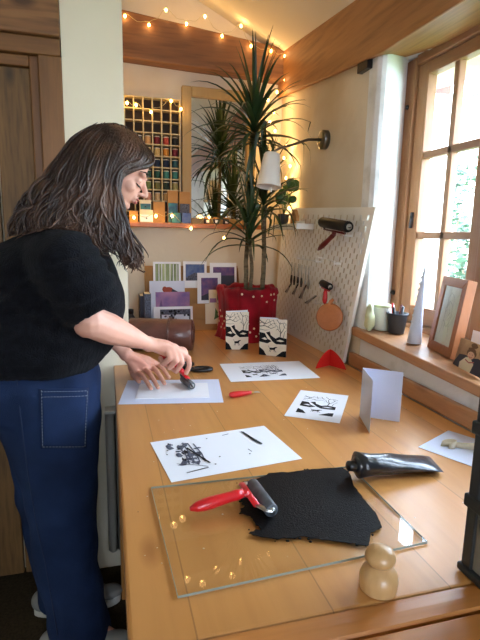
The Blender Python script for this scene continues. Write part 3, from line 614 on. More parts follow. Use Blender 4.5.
# red folded paper with rounded crest
L_, C_, R_ = at(315.5, 368.5, z=Z), at(329, 365.5, z=Z), at(346, 370, z=Z); b = MB(); hh = .066
for e, nm in ((L_, 0), (R_, 1)):
    d = e-C_; pts = [C_+V3((0, 0, .0005))]; 
    for i in range(11):
        s_ = 1-i/10; pts.append(C_+d*s_+V3((0, 0, hh*(1-s_**1.7)**.8)))
    nn = V3((-d.y, d.x, 0)).normalized()*.002; b.prism(pts, nn, 'red_card')
tag(b.build('red_folded_card'), 'bright red folded card with an arched top standing beside the pegboard', 'card')
# black scissors
q = at(196, 368, z=TZ+.008); sc = thing('scissors', 'black-handled scissors lying just beyond the rolling hand', 'scissors', (q.x, q.y, TZ)); b = MB()
def ring(b, c, rx, ry, ang, r, m):
    pts = []
    for i in range(19):
        a = 2*pi*i/18; pts.append(V3(c)+V3((cos(a)*rx*cos(ang)-sin(a)*ry*sin(ang), cos(a)*rx*sin(ang)+sin(a)*ry*cos(ang), 0)))
    b.tube(pts, r, m, n=8, cap=False)
e1 = at(202, 369, z=TZ+.009); e2 = at(187, 366, z=TZ+.013)
ring(b, e1, .034, .020, -.1, .0075, 'black_plastic'); ring(b, e2+V3((0, .02, 0)), .028, .019, .5, .0075, 'black_plastic'); b.tube([e1+V3((-.03, 0, 0)), e2+V3((-.03, .0, 0))], .008, 'black_plastic'); b.build('handle', sc)
MB().add([(q.x-.05, q.y+.01, TZ+.004), (q.x-.05, q.y+.022, TZ+.004), (q.x-.14, q.y+.05, TZ+.004), (q.x-.05, q.y+.01, TZ+.008), (q.x-.05, q.y+.022, TZ+.008), (q.x-.14, q.y+.05, TZ+.006)], [(0, 1, 2), (3, 5, 4), (0, 1, 4, 3), (1, 2, 5, 4), (2, 0, 3, 5)], 'steel').build('blade', sc)
# leather roll
c1 = at(193, 335, y=2.02); c0 = V3((.085, 2.10, c1.z)); r = c1.z-TZ-.001
lr = thing('leather_tool_roll', 'brown leather tool roll tied with a strap behind the hands', 'tool roll', ((c0.x+c1.x)/2, 2.05, TZ)); b = MB(); d = c1-c0
b.tube([c0, c0+d*.02, c0+d*.3, c0+d*.7, c0+d*.98, c1], [r*.9, r, r*1.0, r*.98, r*.98, r*.88], 'leather', n=30)
b.build('roll', lr)
sp_ = MB(); u, w, dd = frame_of(d); pts = []
for i in range(46): a = i/45*2*pi*2.2; pts.append(c0+d*(.62+.05*i/45)+u*cos(a)*(r*1.03)+w*sin(a)*(r*1.03))
sp_.tube(pts, .0032, 'leather', n=6); sp_.tube([pts[12], pts[12]+V3((-.04, 0, .018)), pts[12]+V3((-.09, .01, .012)), pts[12]+V3((-.14, .02, -.0))], .0034, 'leather', n=6); sp_.build('strap', lr)
b = MB(); 
for k in range(2):
    pts = [c1+dd*.0015+(u*cos(a)+w*sin(a))*(r*(.75-.05*a/2)) for a in [i*.35 for i in range(40)] if (.75-.05*a/2) > .1]
b.tube(pts, .0015, 'leather', n=5); b.build('rolled_edge', lr)
# ------------------------------------------------------------------ card display
cr = thing('card_stand', 'stepped brown cardboard card display stand at the back of the bench', 'card stand', (.41, 2.5, TZ))
xa, xb = at(146, 300, y=2.5).x, at(240, 300, y=2.5).x
b = MB(); fz = at(180, 318, y=2.46).z
steps = [(2.462, at(190, 320, y=2.46).z), (2.495, at(190, 304, y=2.49).z), (2.53, at(190, 288, y=2.53).z)]
for i, (y, z) in enumerate(steps): b.mm((xa+(.012 if i else 0), y, TZ+.001), (xb, y+.003, z), 'kraft')
for i, (y, z) in enumerate(steps[:2]): b.mm((xa+.012, y+.003, z-.035), (xb, steps[i+1][0], z-.032), 'kraft')
b.build('tiers', cr)
b = MB(); zt_ = at(150, 262, y=2.56).z
for x in (xa, xb): b.prism([(x, 2.462, TZ+.001), (x, 2.566, TZ+.001), (x, 2.566, zt_ if x == xa else zt_-.03), (x, 2.53, steps[2][1]+.02), (x, 2.462, steps[0][1]+.002)], (.003, 0, 0), 'kraft')
b.mm((xa, 2.566, TZ+.001), (xb, 2.569, zt_-.02), 'kraft'); b.build('side_panel', cr)
def rcard(name, px0, px1, py0, py1, y, label, draw, border='paper'):
    a = at(px0, py1, y=y); c = at(px1, py0, y=y); w = c.x-a.x; h = c.z-a.z; b = MB(); tl = .012
    b.prism([(a.x, y, a.z), (c.x, y, a.z), (c.x, y+tl, c.z), (a.x, y+tl, c.z)], (0, .0012, 0), border)
    draw(Art(b, (a.x, y, a.z), (w, 0, 0), (0, tl, h), (0, -1, .1), .0006)); tag(b.build(name), label, 'card', 'cards in the cardboard display')
rcard('art_card', 153.5, 181, 262, 291, 2.535, 'pale green birch wood card at the top left of the cardboard display', lambda A: (A.rect(.08, .05, .92, .93, 'birch_print'), [A.line([(u, .06), (u+.01, .92)], .035, 'paper') for u in (.2, .3, .42, .6, .72, .85)]))
rcard('art_card', 183.5, 207, 261.5, 291, 2.535, 'blue landscape card in the top row, middle', lambda A: (A.rect(.1, .35, .9, .9, 'blue_print'), A.poly([(.1, .35), (.9, .35), (.9, .5), (.5, .62), (.1, .45)], 'grey_ink')))
rcard('art_card', 210, 237, 263, 291, 2.535, 'dark night landscape card at the top right behind the white-framed one', lambda A: (A.rect(.12, .1, .92, .85, 'dark_print'), A.rect(.12, .55, .92, .85, 'purple')))
rcard('art_card', 197.5, 221.5, 273, 304, 2.50, 'purple dusk card with wide white border in the display, right of centre', lambda A: (A.rect(.16, .12, .86, .84, 'purple'), A.poly([(.16, .12), (.86, .12), (.86, .3), (.5, .36), (.16, .25)], 'dark_print')))
def robin(A):
    A.blob(.55, .72, .14, .13, 'robin', n=12, jag=.05); A.blob(.43, .78, .07, .08, 'robin', n=10, jag=.05); A.poly([(.62, .72), (.86, .62), (.84, .7), (.64, .8)], 'dark_print'); A.line([(.36, .6), (.8, .58)], .02, 'dark_print'); A.line([(.52, .6), (.5, .5)], .012, 'dark_print')
rcard('art_card', 150, 185, 281, 320, 2.488, 'pale card with a red robin on a branch', robin, 'paper_blue')
rcard('art_card', 156, 190, 292, 320, 2.478, 'purple and pink sunset card below the robin card', lambda A: (A.rect(.0, .0, 1, 1, 'pink_print'), A.poly([(0, .3), (.1, .45), (.16, .75), (.2, .48), (.4, .42), (.4, 0), (0, 0)], 'purple')))
rcard('art_card', 154, 193, 306.5, 325, 2.452, 'black and white wintry tree card in the bottom row', lambda A: (A.rect(.16, .2, .94, .85, 'grey_ink'), A.rect(.2, .22, .9, .55, 'paper_blue'), [A.blob(random.uniform(.2, .9), random.uniform(.5, .8), .03, .07, 'print_ink') for k in range(10)], [A.blob(random.uniform(.2, .9), random.uniform(.25, .5), .03, .05, 'grey_ink') for k in range(8)], A.line([(.5, .25), (.52, .55), (.56, .8)], .02, 'print_ink')))
rcard('art_card', 209, 217.5, 290, 304, 2.49, 'narrow cream card leaning beside the red cloth', lambda A: A.rect(.1, .1, .9, .4, 'pink_print'), 'cream_card')
rcard('art_card', 205.5, 222.5, 304, 324, 2.452, 'cream card with a small green plant in the bottom row, right', lambda A: (A.poly([(.5, .2), (.95, .4), (.6, .5)], 'green_print'), A.poly([(.55, .3), (.6, .8), (.75, .55)], 'green_print')), 'cream_card')
# things left of the display
for (p0, p1, t0, y, m, l) in ((140.5, 144.5, 296, 2.34, 'dark_print', 'slim dark notebook standing left of the pale one'), (145, 151, 294, 2.28, 'grey_ink', 'grey-white notebook standing beside the card display')):
    a = at(p0, 330, y=y); c = at(p1, t0, y=y); t = thing('notebook', l, 'notebook', (a.x, y+.05, TZ), 'notebooks beside the display')
    MB().mm((a.x+.002, y+.003, TZ+.002), (c.x-.002, y+.10, c.z-.002), 'cream_card').build('pages', t); b = MB()
    b.mm((a.x, y, TZ+.0005), (a.x+.002, y+.104, c.z), m); b.mm((c.x-.002, y, TZ+.0005), (c.x, y+.104, c.z), m); b.mm((a.x, y, TZ+.0005), (c.x, y+.003, c.z), m); b.build('cover', t)
a = at(131, 318, y=2.3); t = thing('ink_bottle', 'small dark bottle standing left of the notebooks', 'bottle', (a.x, 2.3, TZ)); MB().lathe((a.x, 2.3, TZ+.001), [(.022, 0), (.024, .004), (.024, .1), (.012, .118), (.011, .125)], 'black_plastic').build('body', t); MB().lathe((a.x, 2.3, TZ+.126), [(.013, 0), (.013, .02), (.011, .022)], 'black_rubber').build('cap', t)
MB().lathe((a.x, 2.3, TZ+.03), [(.0243, 0), (.0243, .05)], 'paper_blue', cap=False).build('label', t)
# ------------------------------------------------------------------ drawer tower
B0 = TZ+.0022
dt = thing('drawer_tower', 'dark grey plastic drawer tower with clear drawers at the right edge', 'drawers', (.61, .42, B0))
tx0, tx1, ty0, ty1 = .509, .73, .28, .545
zs = [B0, B0+.114, B0+.228, B0+.342]
b = MB()
for i, z in enumerate(zs): b.mm((tx0-.004, ty0-.004, z if i == 0 else z-.008), (tx1, ty1+.004, z+.012), 'drawer_body')
for x in (tx0, tx1-.012):
    for y in (ty0, ty1-.02): b.mm((x, y, B0+.01), (x+.012, y+.02, zs[-1]), 'drawer_body')
b.mm((tx1-.006, ty0, B0), (tx1, ty1, zs[-1]), 'drawer_body'); b.mm((tx0, ty1-.006, B0+.004), (tx1, ty1, zs[-1]-.004), 'drawer_body'); b.build('case', dt, bevel=.003)
for i in range(3):
    z0, z1 = zs[i]+.013, zs[i+1]-.010; d = MB()
    for ya, yb, za, zb in ((ty0+.02, ty1-.02, z0, z1),): d.mm((tx0+.004, ya, za), (tx0+.006, yb, zb), 'frosted')
    d.mm((tx0+.006, ty1-.022, z0), (tx1-.01, ty1-.020, z1), 'frosted'); d.mm((tx0+.006, ty0+.02, z0), (tx1-.01, ty1-.022, z0+.002), 'frosted'); dd_ = d.build('drawer', dt)
    r_ = MB(); x = tx0+.0025
    r_.prism([(x, ty1-.02, z1), (x, ty1-.028, z1), (x, ty1-.052, z0+.02), (x, ty1-.10, z0), (x, ty1-.09, z0), (x, ty1-.045, z0+.016)], (.0012, 0, 0), 'grey_rubber')
    r_.build('side_rib', dd_)
    MB().tube([(tx0+.07, ty0+.02, z0+.05), (tx0+.07, ty0-.014, z0+.05), (tx0+.14, ty0-.014, z0+.05), (tx0+.14, ty0+.02, z0+.05)], .005, 'drawer_body').build('handle', dd_)
    MB().mm((tx0+.02, ty0+.03, z0+.003), (tx1-.03, ty1-.05, z0+.018+.016*i), 'kraft' if i else 'dark_print').build('contents', dd_)
# ------------------------------------------------------------------ wrapped pot and dracaena
pc = V3((.665, 2.26, TZ)); PR = .125; PH = at(252, 289, y=2.2).z-TZ
pp = thing('potted_plant', 'tall spiky dracaena plant in a pot wrapped in red spotted cloth', 'plant', pc)
MB().lathe(pc+V3((0, 0, .001)), [(PR*.8, 0), (PR*.82, .01), (PR*.92, PH-.02), (PR*.93, PH-.012), (PR*.88, PH-.012), (PR*.86, PH-.03)], 'bucket', n=32).build('pot', pp)
MB().lathe(pc+V3((0, 0, PH-.035)), [(0.0, .006), (PR*.5, .004), (PR*.87, 0)], 'soil', n=24, cap=False).build('soil', pp)
b = MB(); n = 96; vs = []; prof = [(1.16, 0), (1.10, .02), (1.04, .08), (1.05, .16), (1.08, PH-.035), (1.12, PH-.012), (1.06, PH+.008), (.97, PH+.002), (.93, PH-.02)]
def clothr(a, k, h):
    sq = 1/max(abs(cos(a-.3)), abs(sin(a-.3)))**.32
    fold = .035*sin(7*a+1)+.02*sin(13*a+2.1+h*6)+.012*sin(29*a)
    t = h/PH; return PR*k*sq*(1+fold*(1.1-.6*sin(pi*min(t, 1))))
for k, h in prof:
    for j in range(n):
        a = 2*pi*j/n; r = clothr(a, k, h); up = .006*sin(5*a)+.004*sin(11*a) if h > PH-.03 else 0
        vs.append(pc+V3((cos(a)*r, sin(a)*r, max(h, .0015)+up)))
b.add(vs, [(i*n+j, i*n+(j+1) % n, (i+1)*n+(j+1) % n, (i+1)*n+j) for i in range(len(prof)-1) for j in range(n)], 'cloth_red', True)
random.seed(21)
for i in range(84):
    a = 2*pi*((i*.618) % 1); h = .02+(PH-.03)*((i*.377+random.random()*.08) % 1)
    ks = [q for q in prof[:6]]; k = 1.1
    for q in range(5):
        if prof[q][1] <= h <= prof[q+1][1]: k = prof[q][0]+(prof[q+1][0]-prof[q][0])*(h-prof[q][1])/(prof[q+1][1]-prof[q][1])
    r = clothr(a, k, h)+.0022; c = pc+V3((cos(a)*r, sin(a)*r, h)); b.lathe(c, [(.0052, -.003), (.0052, 0), (.004, .0008)], 'dot_cream', n=9, axis=(cos(a), sin(a), 0))
cw_ = b.build('cloth_wrap', pp)
random.seed(9); cl = MB()
trk = []
def P22(u, w, y): return at(u, w, y=y)
trunks = [([P22(246, 292, 2.26), P22(246, 262, 2.26), P22(249, 215, 2.25), P22(252, 165, 2.24), P22(254, 128, 2.22)], .011),
          ([P22(262, 292, 2.28), P22(264, 262, 2.28), P22(264, 225, 2.27), P22(266, 200, 2.27)], .012),
          ([P22(250, 292, 2.22), P22(252, 268, 2.2), P22(250, 246, 2.18)], .010)]
for i, (pts, r) in enumerate(trunks):
    q = MB(); pts = [pts[0]+V3((0, 0, -.05))]+pts; fine = []
    for k in range(len(pts)-1):
        for j in range(5): fine.append(pts[k].lerp(pts[k+1], j/5)+V3((.001*sin(k*9+j*4), .001*cos(j*5), 0)))
    fine.append(pts[-1]); q.tube(fine, [r*(1.1-.35*k/len(fine))*(1+.06*(k % 2)) for k in range(len(fine))], 'trunk', n=12); q.build('trunk', pp)
def leaf(mb, base, az, el, L, W, droop, m='leaf'):
    d = V3((cos(az)*cos(el), sin(az)*cos(el), sin(el))); n = 9; p = V3(base); vs = []; v = d.copy()
    for i in range(n+1):
        t = i/n; side = V3((-sin(az), cos(az), 0)); w = W*(.55+.45*min(1, t*5))*(1-t**2.2)+.0006; nn = v.cross(side).normalized()
        vs += [p-side*w-nn*w*.45*-1, p, p+side*w+nn*w*.45]
        v = (v+V3((0, 0, -droop*(t*1.7+.1)/n))).normalized(); p = p+v*L/n
        p.y = min(p.y, 2.53); p.x = min(p.x, .90 if p.z > 1.54 else .80); p.z = min(p.z, 2.26)
        if p.z > 2.0: p.y = min(p.y, 2.48)
        if p.z > 1.9: p.x = min(p.x, .88)
        if 1.5 < p.z < 1.83 and .58 < p.x: p.y = max(p.y, 2.10)
    fs = []
    for i in range(n): a = i*3; fs += [(a, a+1, a+4, a+3), (a+1, a+2, a+5, a+4)]
    mb.add(vs, fs, m, True)
def crown(c, N, L, up, seed, spread=.1, W=.0085, z0=.10, lmin=.7):
    random.seed(seed)
    for i in range(N):
        t = i/N; az = i*2.39996+random.uniform(-.3, .3); el = radians(82)-(radians(95)*t**1.15)+random.uniform(-.15, .15); el += up
        base = c+V3((0, 0, z0*(1-t)-.02)); mb = MB(); LL = L*random.uniform(lmin, 1.08)
        if sin(az) > .3: LL *= .72
        leaf(mb, base, az, el, LL, W*random.uniform(.8, 1.2), .5+1.25*t+random.uniform(0, .5)); yield mb
for mb in crown(P22(254, 140, 2.22), 74, .36, .0, 31, z0=.13, W=.0105): mb.build('leaf', pp)
for mb in crown(P22(264, 212, 2.27), 60, .36, .12, 33, z0=.14, W=.0105): mb.build('leaf', pp)
c2 = P22(250, 243, 2.18)
for mb in crown(c2, 40, .38, .28, 35, z0=.10, W=.010): mb.build('leaf', pp)
# ------------------------------------------------------------------ wall lamp
wl_ = thing('wall_lamp', 'wall lamp with brushed steel arm and small white shade in front of plant', 'lamp', (WX, 2.02, 1.776))
MB().lathe((WX-.0005, 2.02, 1.776), [(.040, 0), (.040, .022), (.037, .026), (.030, .027), (0, .027)], 'brushed', n=32, axis=(-1, 0, 0)).build('wall_plate', wl_)
e0 = V3((WX-.026, 2.02, 1.776)); sh0 = at(272, 154, y=2.00)
MB().tube([e0, e0+V3((-.06, 0, -.004)), at(290, 145.5, y=2.01), at(281, 147.5, y=2.005), at(275, 151, y=2.0), sh0], .0055, 'brushed', n=12).build('arm', wl_)
s1 = at(268.5, 187, y=1.985); ax = (s1-sh0); Ls = ax.length; a_ = ax.normalized()
b = MB(); b.lathe(sh0, [(.012, -.006), (.030, -.002), (.034, .004), (.052, Ls*.97), (.0535, Ls), (.0505, Ls), (.032, .008), (.0, .006)], 'lamp_white', n=36, axis=a_, cap=False); b.build('lamp_shade', wl_)
MB().ball(sh0+a_*Ls*.55, .022, 'white_plastic').build('lamp_bulb', wl_)
MB().tube([s1+V3((.01, 0, .0)), s1+V3((.012, 0, -.02))], .004, 'lamp_white', n=8).build('switch', wl_)
# ------------------------------------------------------------------ fairy lights
bulbs = [(125, 16, 0), (149, 25, 1), (166, 10, 0), (186.5, 24, 1), (205, 16.5, 0), (222, 36, 1), (241, 26, 0), (251, 46, 1), (271, 51, 1), (285, 56, 1), (285, 80, 2)]
fl = thing('fairy_lights', 'warm fairy lights strung along the beam and down the alcove corner', 'string lights', (.5, 2.5, 2.35))
def bulb(p, par, r=.0056):
    b = MB(); b.ball(p, (r, r, r*1.5), 'bulb', n=8); o = b.build('bulb', par)
    MB().tube([p+V3((0, 0, r*1.2)), p+V3((0, 0, r*1.2+.008))], .0022, 'wire', n=6).build('socket', o)
    return o
def lamp(p, w, r=.02):
    l = bpy.data.lights.new('fairy_glow', 'POINT'); l.energy = w; l.color = (1, .62, .26); l.shadow_soft_size = r
    o = bpy.data.objects.new('fairy_glow', l); o.location = p; COL.objects.link(o)
def string(lst, par, sag=.012, glow=.25, fn=None):
    pts = []; prev = None
    for i, (u, w, *r) in enumerate(lst):
        p = fn(u, w, r); bulb(p, par); q = p+V3((0, 0.004, .014))
        if prev is not None:
            for k in range(1, 6): t = k/6; pts.append(prev.lerp(q, t)+V3((0, .001, -sag*sin(pi*t)+.004*sin(9*t))))
        pts.append(q); prev = q
        lamp(p+V3((0, -.02, 0)), glow*.5)
    MB().tube(pts, .0011, 'wire', n=5).build('cable', par)
string(bulbs, fl, fn=lambda u, w, r: at(u, w, y=2.505 if r[0] != 2 else 2.5), glow=.2)
vert = [(277, 92), (268, 100), (274, 112), (270, 122), (275, 131), (286, 146), (284, 158), (290, 166), (286, 178), (291, 190), (287, 200), (289, 208), (286, 215)]
fl2 = thing('fairy_lights', 'warm fairy lights bunched in the back corner behind the plant leaves', 'string lights', (.9, 2.55, 1.45))
string(vert, fl2, fn=lambda u, w, r: at(u, w, y=2.5) if u < 280 else V3((.905, min(2.56, at(u, w, x=.905).y), at(u, w, x=.905).z)), glow=.42)
fl3 = thing('fairy_lights', 'warm fairy lights draped over the spool rack top', 'string lights', (.25, 2.53, 2.0))
string([(127, 103), (136, 105), (151, 112), (171, 101), (181, 109)], fl3, fn=lambda u, w, r: at(u, w, y=2.525), glow=.16)
fl4 = thing('fairy_lights', 'warm fairy lights along the wooden alcove shelf edge', 'string lights', (.35, 2.46, 1.4))
string([(122, 214), (134, 217.5), (156, 216), (172, 216), (191, 228.5), (209, 217), (224, 238)], fl4, fn=lambda u, w, r: at(u, w, y=2.458), glow=.16)
# ------------------------------------------------------------------ pegboard
C4 = [V3((.905, 1.70, TZ+.001)), V3((.898, 2.53, TZ+.001)), V3((.905, 2.44, 1.505)), V3((.920, 1.553, 1.468))]
def pb(s, t):  # s: near->far, t: bottom->top
    return (C4[0]*(1-s)+C4[1]*s)*(1-t)+(C4[3]*(1-s)+C4[2]*s)*t
pg = thing('pegboard', 'white slotted metal pegboard leaning on the wall beside the window', 'pegboard', V3((.9, 2.1, TZ)))
b = MB(); NCc, NRr = 32, 14; grid = {}
def gi(u, v):
    k = (round(u, 5), round(v, 5))
    if k not in grid: grid[k] = len(gv); gv.append(pb(u, v))
    return grid[k]
gv = []; fs = []; ma, mb_ = .022, .03
for i in range(NCc):
    u0, u1 = ma+(1-2*ma)*i/NCc, ma+(1-2*ma)*(i+1)/NCc; off = .5 if i % 2 else 0
    ed = [0.0]+[mb_+(1-2*mb_)*(j+off)/NRr for j in range(NRr+1) if mb_+(1-2*mb_)*(j+off)/NRr <= 1-mb_+1e-6]+[1.0]
    ua, ub = u0+(u1-u0)*.27, u1-(u1-u0)*.27
    ys_ = []
    for j in range(len(ed)-1):
        v0, v1 = ed[j], ed[j+1]
        if v1-v0 < .8/NRr or v0 == 0 or v1 == 1.0: fs.append((gi(u0, v0), gi(u1, v0), gi(u1, v1), gi(u0, v1))); continue
        va, vb = v0+(v1-v0)*.26, v1-(v1-v0)*.26
        o = [gi(u0, v0), gi(u1, v0), gi(u1, v1), gi(u0, v1)]; h = [gi(ua, va), gi(ub, va), gi(ub, vb), gi(ua, vb)]
        for k in range(4): fs.append((o[k], o[(k+1) % 4], h[(k+1) % 4], h[k]))
for u0, u1 in ((0, ma), (1-ma, 1)): fs.append((gi(u0, 0), gi(u1, 0), gi(u1, 1), gi(u0, 1)))
b.add(gv, fs, 'white_metal'); o = b.build('board', pg); sd = o.modifiers.new('s', 'SOLIDIFY'); sd.thickness = .0016; sd.offset = 0
b = MB()
for u0, u1, t0, t1 in ((0, 1, 0, .006), (0, 1, .994, 1), (0, .006, 0, 1), (.994, 1, 0, 1)):
    b.prism([pb(u0, t0), pb(u1, t0), pb(u1, t1), pb(u0, t1)], (.012, 0, 0), 'white_metal')
b.build('edge_flange', pg)
def onb(u, w, off=.0):  # point in front of the board by off
    p = at(u, w, x=.905); s = (p.y-1.6)/.87; t = (p.z-TZ)/.62; x = pb(max(0, min(1, s)), max(0, min(1, t))).x-.002-off
    return at(u, w, x=x)
def hook(u, w, du, dw, ln=.045, r=.0026, tip=.012):
    p = onb(u, w, .0006); b = MB(); b.tube([p+V3((0, 0, .018)), p, p+V3((-ln, 0, -.004)), p+V3((-ln-.006, 0, tip))], r, 'white_plastic', n=7); return b.build('hook', pg)
def jhook(u0, w0, u1, w1, off=.042):
    """wire holder: two arms out of the board and a crossbar between their tips"""
    a = onb(u0, w0, .0006); c = onb(u1, w1, .0006); k = V3((-off, 0, 0)); b = MB()
    b.tube([a+V3((0, 0, .015)), a, a+k, a+k+V3((0, 0, .012))], .0026, 'white_plastic', n=7); b.tube([c+V3((0, 0, .015)), c, c+k, c+k+V3((0, 0, .012))], .0026, 'white_plastic', n=7); b.tube([a, c], .0026, 'white_plastic', n=7)
    return b.build('hook', pg)
jhook(333, 231.5, 352, 236, .03); jhook(324, 258, 341, 264, .03); jhook(303, 259, 322, 262, .03); hook(330, 287, 0, 0); hook(326, 303, 0, 0)
# big roller on its hook
ra, rb_ = onb(322, 222, .045), onb(349, 227, .045)
brayer('brayer', 'wide black roller with dark red handle hanging high on the pegboard', onb(318, 250, .03), onb(334, 234.5, .035), ra, rb_, .021, 'red_wood', 'black_rubber', hr=.0105, m_fr='dark_steel')
brayer('brayer', 'small black roller with red handle hanging above the round wooden paddle', onb(324.5, 304, .035), onb(325.5, 291, .035), onb(322, 283, .035), onb(330, 287, .035), .015, 'red_plastic', 'black_rubber', hr=.0095, m_fr='dark_steel')
# round wooden paddle: disc with a short neck
pc_ = onb(329.5, 317, .046); t = thing('wooden_paddle', 'round reddish wooden disc hanging low on the pegboard', 'paddle', pc_-V3((0, 0, .06)))
dirn = V3((-.72, -.66, .12)); MB().lathe(pc_, [(.052, -.006), (.056, -.004), (.0565, .003), (.050, .008), (.02, .010), (0, .0105)], 'paddle_wood', n=40, axis=dirn).build('disc', t)
MB().tube([pc_+V3((0, 0, .05)), pc_+V3((.003, .0, .064)), pc_+V3((.012, 0, .072))], [.011, .008, .006], 'paddle_wood', n=12).build('neck', t)
# hanging carving tools
tl = [(292, 262), (295, 263), (298.5, 264), (302, 265), (306, 266), (309, 267)]
nm = ['leftmost', 'second', 'third', 'fourth', 'fifth', 'rightmost']
for k, (u, w) in enumerate(tl):
    a = onb(u, w, .012); c = onb(u-.5, w+13, .012); e = onb(u-1, w+22, .012); t = thing('carving_tool', f'{nm[k]} of the slim steel carving tools hung in a row on the pegboard', 'tool', e, 'carving tools on the pegboard')
    MB().tube([a, a.lerp(c, .5), c], [.0015, .0018, .002], 'steel', n=8).build('shank', t); MB().tube([c, c.lerp(e, .5), e], [.004, .0062, .004], 'dark_steel' if k < 4 else 'steel', n=10).build('handle', t)
rail = MB(); a = onb(289, 264, .010); c = onb(311, 270, .010); rail.tube([onb(289, 264), a, c, onb(311, 270)], .002, 'white_plastic', n=7); rail.build('tool_rail', pg)
tl2 = [(291, 284, 286, 292, 'small dark pair of snips at the left of the lower pegboard row'), (298, 284, 293, 294, 'small steel clip hanging in the middle of the lower pegboard row'), (306, 285, 300, 298, 'steel pliers hanging at the right of the lower pegboard row'), (316, 296, 306, 303, 'thin steel tool hanging left of the small roller')]
for (u, w, u1, w1, lb) in tl2:
    a = onb(u, w, .02); c = onb(u1, w1, .02); t = thing('hand_tool', lb, 'tool', c, 'lower row of tools on the pegboard')
    m = a.lerp(c, .45); s_ = V3((0, .008, 0)); MB().tube([a-s_*.3, m, c+s_], [.003, .004, .0035], 'dark_steel', n=8).build('blade', t); MB().tube([a+s_*.8, m, c-s_*1.3], [.004, .0055, .004], 'steel', n=8).build('handle', t)
# white shelf on the board
pa = onb(318, 231, 0); sx = .815
bs_ = tag(MB().mm((sx, 2.03, 1.392), (.899, 2.40, 1.418), 'white_metal').build('pegboard_shelf', bevel=.003), 'small white shelf fixed to the top of the pegboard in the corner', 'shelf')
p = at(299, 224, x=.86); hz_ = 1.4185; t = tag(MB().prism([(.845, p.y-.0, hz_), (.845, p.y+.075, hz_), (.845, p.y+.072, hz_+.035), (.845, p.y+.055, hz_+.062), (.845, p.y+.03, hz_+.066), (.845, p.y+.004, hz_+.03)], (.018, 0, 0), 'bread').build('wooden_ornament', bevel=.003), 'small rounded wooden ornament on the white corner shelf', 'ornament')
t = thing('trinket_dish', 'small pale dish on the near end of the white corner shelf', 'dish', (.855, 2.08, hz_)); MB().lathe((.855, 2.085, hz_), [(.012, 0), (.02, .002), (.024, .010), (.022, .010), (.012, .004), (0, .004)], 'cream_card').build('bowl', t)
hp = thing('small_plant', 'small round-leaved plant on the white corner shelf behind the lamp', 'plant', (.86, 2.30, hz_))
MB().lathe((.865, 2.335, hz_), [(.022, 0), (.03, .05), (.028, .052), (.025, .045), (0, .044)], 'bucket', n=20).build('pot', hp)
st = MB(); lf = MB(); random.seed(17)
for k in range(13):
    u, w = random.uniform(279, 296), random.uniform(180, 201); tip = at(u, w, y=2.27+random.uniform(0, .09)); base = V3((.865, 2.335, hz_+.045)); st.tube([base, base.lerp(tip, .5)+V3((0, 0, .02)), tip], .0015, 'leaf_round', n=5)
    rr = random.uniform(.017, .026); nx = V3((random.uniform(-.7, .3), -1, random.uniform(-.3, .6))); lf.lathe(tip, [(rr*.2, .001), (rr*.9, .003), (rr, 0)], 'leaf_round', n=12, axis=nx)
st.build('stem', hp); lf.build('leaves', hp)['kind'] = 'stuff'
# black socket under the beam
bk = tag(MB().mm((.913, 1.66, 1.958), (WX, 1.735, 1.992), 'black_plastic').build('black_bracket', bevel=.002), 'small black box on the plaster just under the window beam', 'bracket')
# ------------------------------------------------------------------ sill things
def sp_at(u, w, x): 
    p = at(u, w, x=x); return p
def onsill(u, w):
    z = 1.0
    for _ in range(4): p = at(u, w, z=z+.001); z = sill_z(p.x, p.y)
    return at(u, w, z=z+.001)
p = onsill(396, 333); t = thing('pencil_pot', 'dark grey bucket-shaped pot holding red tools on the window sill', 'pot', p)
MB().lathe(p, [(.026, 0), (.028, .002), (.036, .068), (.039, .070), (.039, .076), (.034, .076), (.026, .01), (0, .009)], 'bucket', n=32).build('pot', t)
for k, (dx, dy, h_, m, l) in enumerate(((-.008, .01, .105, 'red_plastic', 'red-handled tool in the grey sill pot'), (.012, .004, .10, 'red_wood', 'dark red tool in the grey sill pot'), (-.016, -.008, .095, 'black_plastic', 'black-handled tool in the grey sill pot'), (.004, -.014, .098, 'grey_rubber', 'grey-handled tool in the grey sill pot'))):
    a = p+V3((dx*.6, dy*.6, .012)); c = p+V3((dx*1.6, dy*1.6, h_)); q = thing('pencil', l, 'tool', a, 'tools in the sill pot'); MB().tube([a, a.lerp(c, .6), c], [.002, .0045, .005], m, n=8).build('shaft', q); MB().ball(c, .0052, m, n=8).build('end_cap', q)
p = V3((1.008, 1.592, 0)); p.z = sill_z(p.x, p.y)+.001; t = thing('white_tin', 'white tub with green label standing behind the grey pot', 'tub', p)
MB().lathe(p, [(.036, 0), (.038, .003), (.038, .082), (.036, .086)], 'tin_white', n=32).build('tub', t); MB().lathe(p+V3((0, 0, .086)), [(.037, 0), (.037, .008), (.033, .0095), (0, .0095)], 'bag_green', n=32).build('lid', t)
e = MB(); u_, w_ = .3, .5
for i in range(6):
    a0, a1 = -1.5+i*.12, -1.5+(i+1)*.12; q = [p+V3((cos(a)*.0385, sin(a)*.0385, h)) for a, h in ((a0, .03+.01*abs(i-3)), (a1, .03+.01*abs(i-2)), (a1, .062-.006*abs(i-2)), (a0, .062-.006*abs(i-3)))]; e.flat(q, 'green_label')
e.build('label', t)
p = V3((.938, 1.562, 0)); p.z = sill_z(p.x, p.y)+.001; random.seed(2); b = MB(); b.ball(p+V3((0, .012, .04)), (.018, .024, .038), 'bag_green', n=16); b.ball(p+V3((0, .014, .075)), (.009, .016, .03), 'bag_green', n=12); o = remeshed(b, 'plastic_bag', ['bag_green'], .005, loc=p, smooth=2, noise_amp=.007, noise_scale=(30, 30, 30))
tag(o, 'crumpled pale green bag on the sill beside the pegboard', 'bag')
